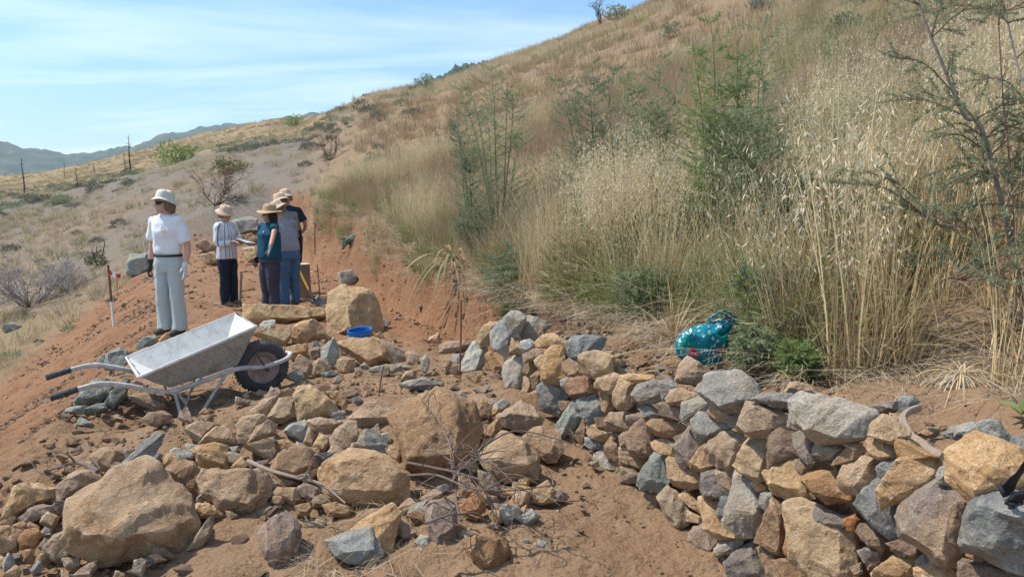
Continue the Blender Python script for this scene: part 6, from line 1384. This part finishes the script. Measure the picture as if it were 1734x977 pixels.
# big thorny shrub at the right edge
base = on_bank(1745, 430, 3.9); r = thing('thorny_shrub', 'large thorny dark green shrub with a pale grey trunk at the right edge', 'shrub', tuple(base))
rg = np.random.default_rng(5); sb = MB(); tw = MB(); B_, D_ = [], []
mains = [([base, at(1668, 235, 3.75), at(1632, 195, 3.72), at(1592, 100, 3.7), at(1560, 20, 3.7), at(1540, -60, 3.7)], .013), ([base+np.array([.1, .1, 0]), at(1760, 260, 4.0), at(1720, 100, 4.1), at(1690, -40, 4.1)], .010), ([base, at(1790, 330, 3.7), at(1740, 300, 3.5), at(1700, 350, 3.35)], .008), ([base+np.array([-.05, .05, 0]), at(1660, 400, 3.8), at(1590, 380, 3.7), at(1560, 360, 3.65)], .007), ([base, at(1700, 470, 3.6), at(1640, 475, 3.5), at(1600, 470, 3.45)], .006)]
for pl, r0 in mains:
    c = np.array(curve([p-base for p in pl], 7)); sb.tube(c, list(np.linspace(r0, r0*.35, len(c))), 7)
    for k in range(40 if r0 > .015 else 20 if r0 > .0075 else 13):
        i = int(rg.integers(3, len(c)-1)); p = c[i]; a = rg.uniform(0, 6.28); d = np.array([math.cos(a), math.sin(a)*.7, rg.uniform(-.05, .75)]); d /= np.linalg.norm(d); l = rg.uniform(.22, .55); cc = np.array(curve([p, p+d*l*.5+np.array([0, 0, .03]), p+d*l+np.array([0, 0, -.05])], 6)); tw.tube(cc, list(np.linspace(.0042, .0014, len(cc))), 4)
        tws = [cc]
        for q in range(5):
            j = int(rg.integers(2, len(cc)-1)); e = d+rg.normal(0, .6, 3); e /= np.linalg.norm(e); l2 = l*rg.uniform(.25, .5); c2 = np.array(curve([cc[j], cc[j]+e*l2*.5, cc[j]+e*l2], 3)); tw.tube(c2, list(np.linspace(.002, .0009, len(c2))), 3, cap=False); tws.append(c2)
        for c2 in tws:
            n = int(95*np.linalg.norm(c2[-1]-c2[0])/.25)+8; t = rg.uniform(.12, 1, n)*(len(c2)-1.001); j = t.astype(int); f = (t-j)[:, None]; B_.append(c2[j]*(1-f)+c2[j+1]*f); tg = c2[j+1]-c2[j]; tg /= np.linalg.norm(tg, axis=1)[:, None]; D_.append(tg*.5+rg.normal(0, .6, (n, 3)))
B_ = np.concatenate(B_); n = len(B_); rb = Rib(); rb.leaves(B_, np.concatenate(D_), rng.uniform(.014, .026, n), rng.uniform(.0016, .0028, n), 0)
sb.build('trunk', M['bark1'], r, ang=0); tw.build('branches', M['bark3'], r, ang=0); mesh_obj('foliage', rb.mesh('foliage', [M['lf_thorn']]), None, r)
# bare stems standing in the grass
def bare(name, label, base, H_, wid, bark, depth=3, n0=4, seed=0, r0=.012, group=None, cat='bare shrub', up=.8):
    rg = np.random.default_rng(seed+500); s = MB()
    def grow(p, d, l, r_, lev):
        e = p+d*l; m_ = (p+e)/2+rg.normal(0, l*.06, 3); s.tube([p, m_, e], [r_, r_*.85, r_*.65], 5 if lev < 2 else 3)
        if lev >= depth: return
        for k in range(int(rg.integers(2, 4))):
            q = p+(e-p)*rg.uniform(.45, 1.0); dd = d+rg.normal(0, .55, 3); dd[2] += .15*up; dd /= np.linalg.norm(dd); grow(q, dd, l*rg.uniform(.5, .8), r_*.62, lev+1)
    for k in range(n0):
        a = rg.uniform(0, 6.28); d = np.array([math.cos(a)*wid, math.sin(a)*wid, 1.]); d /= np.linalg.norm(d); grow(np.array([rg.normal(0, .03), rg.normal(0, .03), -.05]), d, H_*rg.uniform(.35, .55), r0, 0)
    o = s.build(name, M[bark], None, ang=0); o.location = base; return tag(o, label, cat, group)
for i, (bx, py, tx, ty, d, lab) in enumerate([(1048, 300, 1030, 130, 7.0, 'brown leafless stem rising left of the thin pale green shrub'), (1262, 240, 1248, 60, 5.8, 'brown leafless stem beside the bright green spire'), (1745, 330, 1690, 20, 3.6, 'long thin dark red stem crossing the thorny shrub at the right edge')]):
    b_ = on_bank(bx, py, d); t_ = at(tx, ty, d)-b_; s = branchy([(0, 0, -.05), t_*.4+np.array([.02, 0, 0]), t_*.75, t_], .007, .002, 90+i, 9, .3); o = s.build('leafless_stem', M['bark3'], None, ang=0); o.location = b_; tag(o, lab, 'stem')
# hillside bushes seen against the slope and the sky
def dome(name, label, px, py, wpx, hpx, leaf, group, seed, d=None, bark='bark3', cat='bush', nl=900, spike=False):
    g, dd = hit(px, py); dd = d or dd; w_ = wpx*dd/FPX; h = hpx*dd/FPX; r = thing(name, label, cat, tuple(g if d is None else on_bank(px, py, d)), group=group); rg = np.random.default_rng(seed+900)
    nc = 26; a = rg.uniform(0, 6.28, nc); q = np.sqrt(rg.uniform(0, 1, nc)); zc = rg.uniform(.15, 1, nc)*np.sqrt(np.maximum(.05, 1-q*q*.85)); cc = np.stack([q*np.cos(a)*w_*.42, q*np.sin(a)*w_*.42, zc*h*.85], 1)
    i = rg.integers(0, nc, nl); v = rg.normal(size=(nl, 3)); v /= np.linalg.norm(v, axis=1)[:, None]; B_ = cc[i]+v*(rg.uniform(.3, 1, nl)**.5)[:, None]*np.array([w_*.16, w_*.16, h*.15])*rg.uniform(.6, 1.3, nc)[i][:, None]; B_[:, 2] = np.maximum(B_[:, 2], 0)
    rb = Rib(); rb.leaves(B_, v+np.array([0, 0, 1.2 if spike else .4]), rg.uniform(.06, .12, nl)*min(w_, h*1.5)*(1.5 if spike else 1), rg.uniform(.014, .030, nl)*min(w_, h*1.5)*(.5 if spike else 1), 0)
    s = MB()
    for k in range(7): s.tube([(0, 0, -.1*h), tuple(cc[k]*np.array([.5, .5, .45])), tuple(cc[k])], [w_*.018, w_*.012, w_*.005], 4)
    s.build('stem', M[bark], r, ang=0); mesh_obj('foliage', rb.mesh('foliage', [M[leaf]]), None, r); return r
HB = [(303, 279, 72, 42, 'lf_lime', 'round green bush on the yellow slope, largest of the far bushes'), (352, 258, 40, 14, 'lf_grey', 'flat green bush right of the largest far bush'), (500, 214, 40, 22, 'lf_lime', 'light green bush on the left skyline'), (719, 152, 34, 32, 'lf_blue', 'spiky grey green bush on the skyline in the middle'), (727, 162, 24, 26, 'lf_grey', 'pale green bush just below the spiky skyline bush'),
      (602, 190, 17, 15, 'lf_dark', 'small dark round bush near the left skyline'), (1135, 66, 36, 34, 'lf_blue', 'dark bush high on the slope under the bare trees'), (1050, 38, 70, 32, 'lf_blue', 'wide grey green bush on the upper skyline'), (950, 92, 16, 26, 'lf_grey', 'narrow green bush near the upper skyline'), (905, 107, 20, 16, 'lf_grey', 'small green bush left of the narrow green bush'),
      (585, 212, 16, 10, 'lf_scrub', 'small grey tuft below the skyline in the left middle'), (556, 272, 26, 22, 'lf_dark', 'dark green bush at the foot of the bare grey shrub'), (105, 345, 40, 20, 'lf_blue', 'blue grey bush on the lower left slope'), (125, 352, 34, 14, 'lf_scrub', 'grey scrub bush right of the blue grey one'), (250, 328, 30, 14, 'lf_blue', 'grey green cushion on the slope above the woman in white'), (1430, 70, 70, 60, 'lf_dark', 'dark green bush behind the oat stems at the upper right'),
      (1600, 30, 80, 50, 'lf_dark', 'dark green bush behind the thorny shrub near the top right'), (165, 452, 34, 34, 'lf_olive', 'green bush around the charred stems on the left slope'), (1290, 20, 60, 30, 'lf_scrub', 'grey scrub bush at the top edge right of the bare trees'), (395, 296, 70, 32, 'lf_olive', 'olive bush behind the tangled bare shrub')]
for i, (px, py, w_, h, lf_, lab) in enumerate(HB): dome('bush', lab, px, py, w_, h, lf_, 'bushes on the hillside', i, nl=800 if w_ > 30 else 450, spike='spiky' in lab)
# grey cushions of scrub, too many to count
x, y = rand_wedge(1500, -.80, -.12, 14, 110); z, N, F, C, d1, d2, dl = slope_info(x, y); k = nz(x, y, .12, 21); ok = ((dl > .6) & (N > F) | (d2 > 1.5)) & (k > -.25) & (rng.random(len(x)) < .75); x, y, z = x[ok], y[ok], z[ok]; n = len(x)
sc_ = []
for q in range(3):
    rb = Rib(); nl = 260; v = rng.normal(size=(nl, 3)); v /= np.linalg.norm(v, axis=1)[:, None]; v[:, 2] = np.abs(v[:, 2])*.6; B_ = v*rng.uniform(.5, 1, (nl, 1))*.5; rb.leaves(B_, v+np.array([0, 0, .3]), rng.uniform(.10, .2, nl), rng.uniform(.012, .03, nl), 0); sc_.append(raw(rb.mesh('scrub', [M['lf_scrub'] if q else M['lf_blue']])))
scatter('scrub', np.stack([x, y, z], 1), np.stack([0*x, 0*x, rng.uniform(0, 6.28, n)], 1), rng.uniform(.25, .85, n)*np.clip(y/30, .6, 1.6), rng.integers(0, 3, n), sc_, 'low grey cushions of scrub on the stony slope at the left')
# bare and burnt things
def bare_px(name, label, px, py, hpx, wid, bark, seed, depth=3, n0=5, cat='bare shrub', r=.010, up=.8):
    g, d = hit(px, py); h = hpx*d/FPX; return bare(name, label, g, h, wid, bark, depth, n0, seed, max(.004, r*h), None, cat, up)
bare_px('bare_shrub', 'tangled bare brown shrub on the slope behind the woman in stripes', 365, 348, 78, .8, 'bark3', 1, 4, 9, r=.012)
bare_px('bare_shrub', 'leafless brown shrub on the slope right of the tangled bare shrub', 560, 272, 62, .55, 'bark3', 2, 3, 6, r=.014)
bare_px('bare_shrub', 'bare shrub on the skyline beside the wide grey green bush', 1018, 45, 52, .35, 'bark2', 3, 3, 4, r=.016)
bare_px('bare_shrub', 'two charred stems on the left slope left of the woman in white', 166, 450, 62, .35, 'bark2', 4, 1, 3, r=.022)
bare_px('bare_shrub', 'grey mass of dry twigs at the left edge', 50, 520, 125, 1.1, 'bark4', 5, 4, 30, r=.009, up=.3)
bare_px('bare_shrub', 'dry grey twigs right of the grey mass at the left edge', 112, 492, 74, 1.2, 'bark4', 6, 4, 16, r=.007, up=.2)
bare_px('bare_shrub', 'grey brown twiggy bush in the straw left of the dark single spire', 905, 205, 42, 1.0, 'bark1', 7, 4, 9, r=.007, up=.3)
bare_px('bare_shrub', 'pale fallen twigs high on the slope below the skyline bushes', 1020, 85, 26, 1.6, 'bark1', 8, 4, 9, r=.007, up=.1)
TR = [(42, 330, 62, 'burnt tree farthest left on the far slope'), (132, 325, 42, 'burnt pole like tree right of the leftmost burnt tree'), (110, 302, 28, 'small burnt tree on the far left crest'), (222, 292, 62, 'tall burnt tree standing against the sky at the left'), (212, 292, 34, 'short burnt tree beside the tall one at the left'), (160, 298, 24, 'small leafless tree on the yellow slope')]
for i, (px, py, hpx, lab) in enumerate(TR):
    g, d = hit(px, py); h = hpx*d/FPX; r = thing('burnt_tree', lab, 'tree', tuple(g), group='burnt trees on the far slope'); rg = np.random.default_rng(i+33); s = MB(); s.tube(curve([(0, 0, -.2), (rg.normal(0, .02)*h, 0, h*.4), (rg.normal(0, .02)*h, 0, h*.75), (0, 0, h)], 4), list(np.linspace(h*.022, h*.004, 13)), 6); s.build('trunk', M['bark2'], r, ang=0); q = MB()
    for k in range(16): f = rg.uniform(.3, .97); a = rg.uniform(0, 6.28); l = h*.30*(1.1-f); p = np.array([0, 0, h*f]); q.tube(curve([p, p+np.array([math.cos(a)*l*.6, math.sin(a)*l*.6, l*.1]), p+np.array([math.cos(a)*l, math.sin(a)*l, l*.35])], 2), [h*.006, h*.005, h*.004, h*.003, h*.002], 4)
    q.build('branches', M['bark2'], r, ang=0)

# ------------------------------------------------------------------ single plants near the wall
def strappy(name, label, base, n, l0, l1, w, mats, droop, seed, cat='plant', zbias=.5):
    rg = np.random.default_rng(seed+700); r = thing(name, label, cat, tuple(base)); rb = Rib(); k = n; a = rg.uniform(0, 6.28, k); l = rg.uniform(l0, l1, k); el = rg.uniform(.2, 1., k)*zbias*2; p = 9; t = np.linspace(0, 1, p); C = np.zeros((k, p, 3))
    hx = l[:, None]*(t[None]*np.cos(el)[:, None]); C[..., 0] = np.cos(a)[:, None]*hx; C[..., 1] = np.sin(a)[:, None]*hx; C[..., 2] = l[:, None]*(np.sin(el)[:, None]*t[None]-droop*rg.uniform(.5, 1.3, k)[:, None]*t[None]**2); C += rg.normal(0, .008, (k, 1, 3))
    Wd = w*(np.sin(np.pi*np.clip(t*.85+.12, 0, 1)))[None]*rg.uniform(.6, 1.2, (k, 1)); sd = np.stack([-np.sin(a), np.cos(a), 0*a], 1); h = k//2; rb.strips(C[:h], Wd[:h], 0, sd[:h]); rb.strips(C[h:], Wd[h:], len(mats)-1, sd[h:]); mesh_obj('leaves', rb.mesh('leaves', mats), None, r); return r
g, d = hit(775, 452); strappy('withered_lily', 'withered plant with drooping straw coloured strap leaves on the trench edge', g+np.array([-.05, -.25, .10]), 40, .4, 1.0, .017, [M['g_tan'], M['g_olive']], 1.35, 1, zbias=.65)
strappy('dry_tuft', 'dry straw tuft hanging over the red earth beside the crooked branch', on_bank(1625, 655, 3.35)+np.array([0, 0, .06]), 90, .15, .38, .0028, [M['g_grey'], M['g_pale']], 1.1, 2, 'grass tuft', .45)
strappy('dry_tuft', 'spreading pale straw tuft on the red slope below the thorny shrub', on_bank(1695, 560, 3.75)+np.array([0, 0, .02]), 60, .2, .5, .0040, [M['g_pale'], M['g_tan']], .65, 3, 'grass tuft', .6)
strappy('dry_tuft', 'brown dried weed under the dark spreading shrub', on_bank(1480, 590, 4.2), 90, .15, .4, .0035, [M['g_tan'], M['g_red']], .7, 4, 'grass tuft', .6)
strappy('leafy_weed', 'fresh green leafy weed on the earth behind the long grey wall top stone', on_bank(1425, 648, 3.9)+np.array([0, 0, .02]), 46, .06, .16, .011, [M['lf_lime'], M['g_green']], .35, 5, 'weed', .75)
strappy('leafy_weed', 'green leaves of a weed at the right edge above the flat grey stone', on_bank(1732, 735, 2.75)+np.array([0, 0, .02]), 14, .06, .12, .016, [M['lf_lime'], M['lf_lime']], .3, 6, 'weed', .8)
strappy('dry_tuft', 'straw tuft with bent stalks just left of the flowered bag', on_bank(1140, 590, 4.9), 70, .3, .8, .0030, [M['g_pale'], M['g_tan']], .45, 7, 'grass tuft', .75)
for i, (px, py, lab) in enumerate([(690, 410, 'green clump on the trench edge left of the widest shrub'), (735, 405, 'bright green clump between the trench edge and the slim dark shrub')]):
    g, d = hit(px, py); strappy('grass_clump', lab, g, 90, .25, .6, .006, [M['g_green'], M['g_olive']], .45, 20+i, 'grass clump', .75)
# ------------------------------------------------------------------ the air: one closed box of thin haze
m = bpy.data.materials.new('thin_haze'); m.use_nodes = True; t = m.node_tree; t.nodes.clear()
o_ = nd(t, 'ShaderNodeOutputMaterial'); pv = nd(t, 'ShaderNodeVolumePrincipled'); pv.inputs['Color'].default_value = (.66, .83, 1.0, 1); pv.inputs['Density'].default_value = .00011; pv.inputs['Anisotropy'].default_value = .2
L(t, pv.outputs[0], o_.inputs['Volume'])
s = MB(); s.box((0, 1900, 130), (5200, 2200, 300)); hz = mesh_obj('haze', s.mesh('haze', False), m); tag(hz, 'thin blue haze in the air', kind='stuff')
SC.cycles.volume_bounces = 0
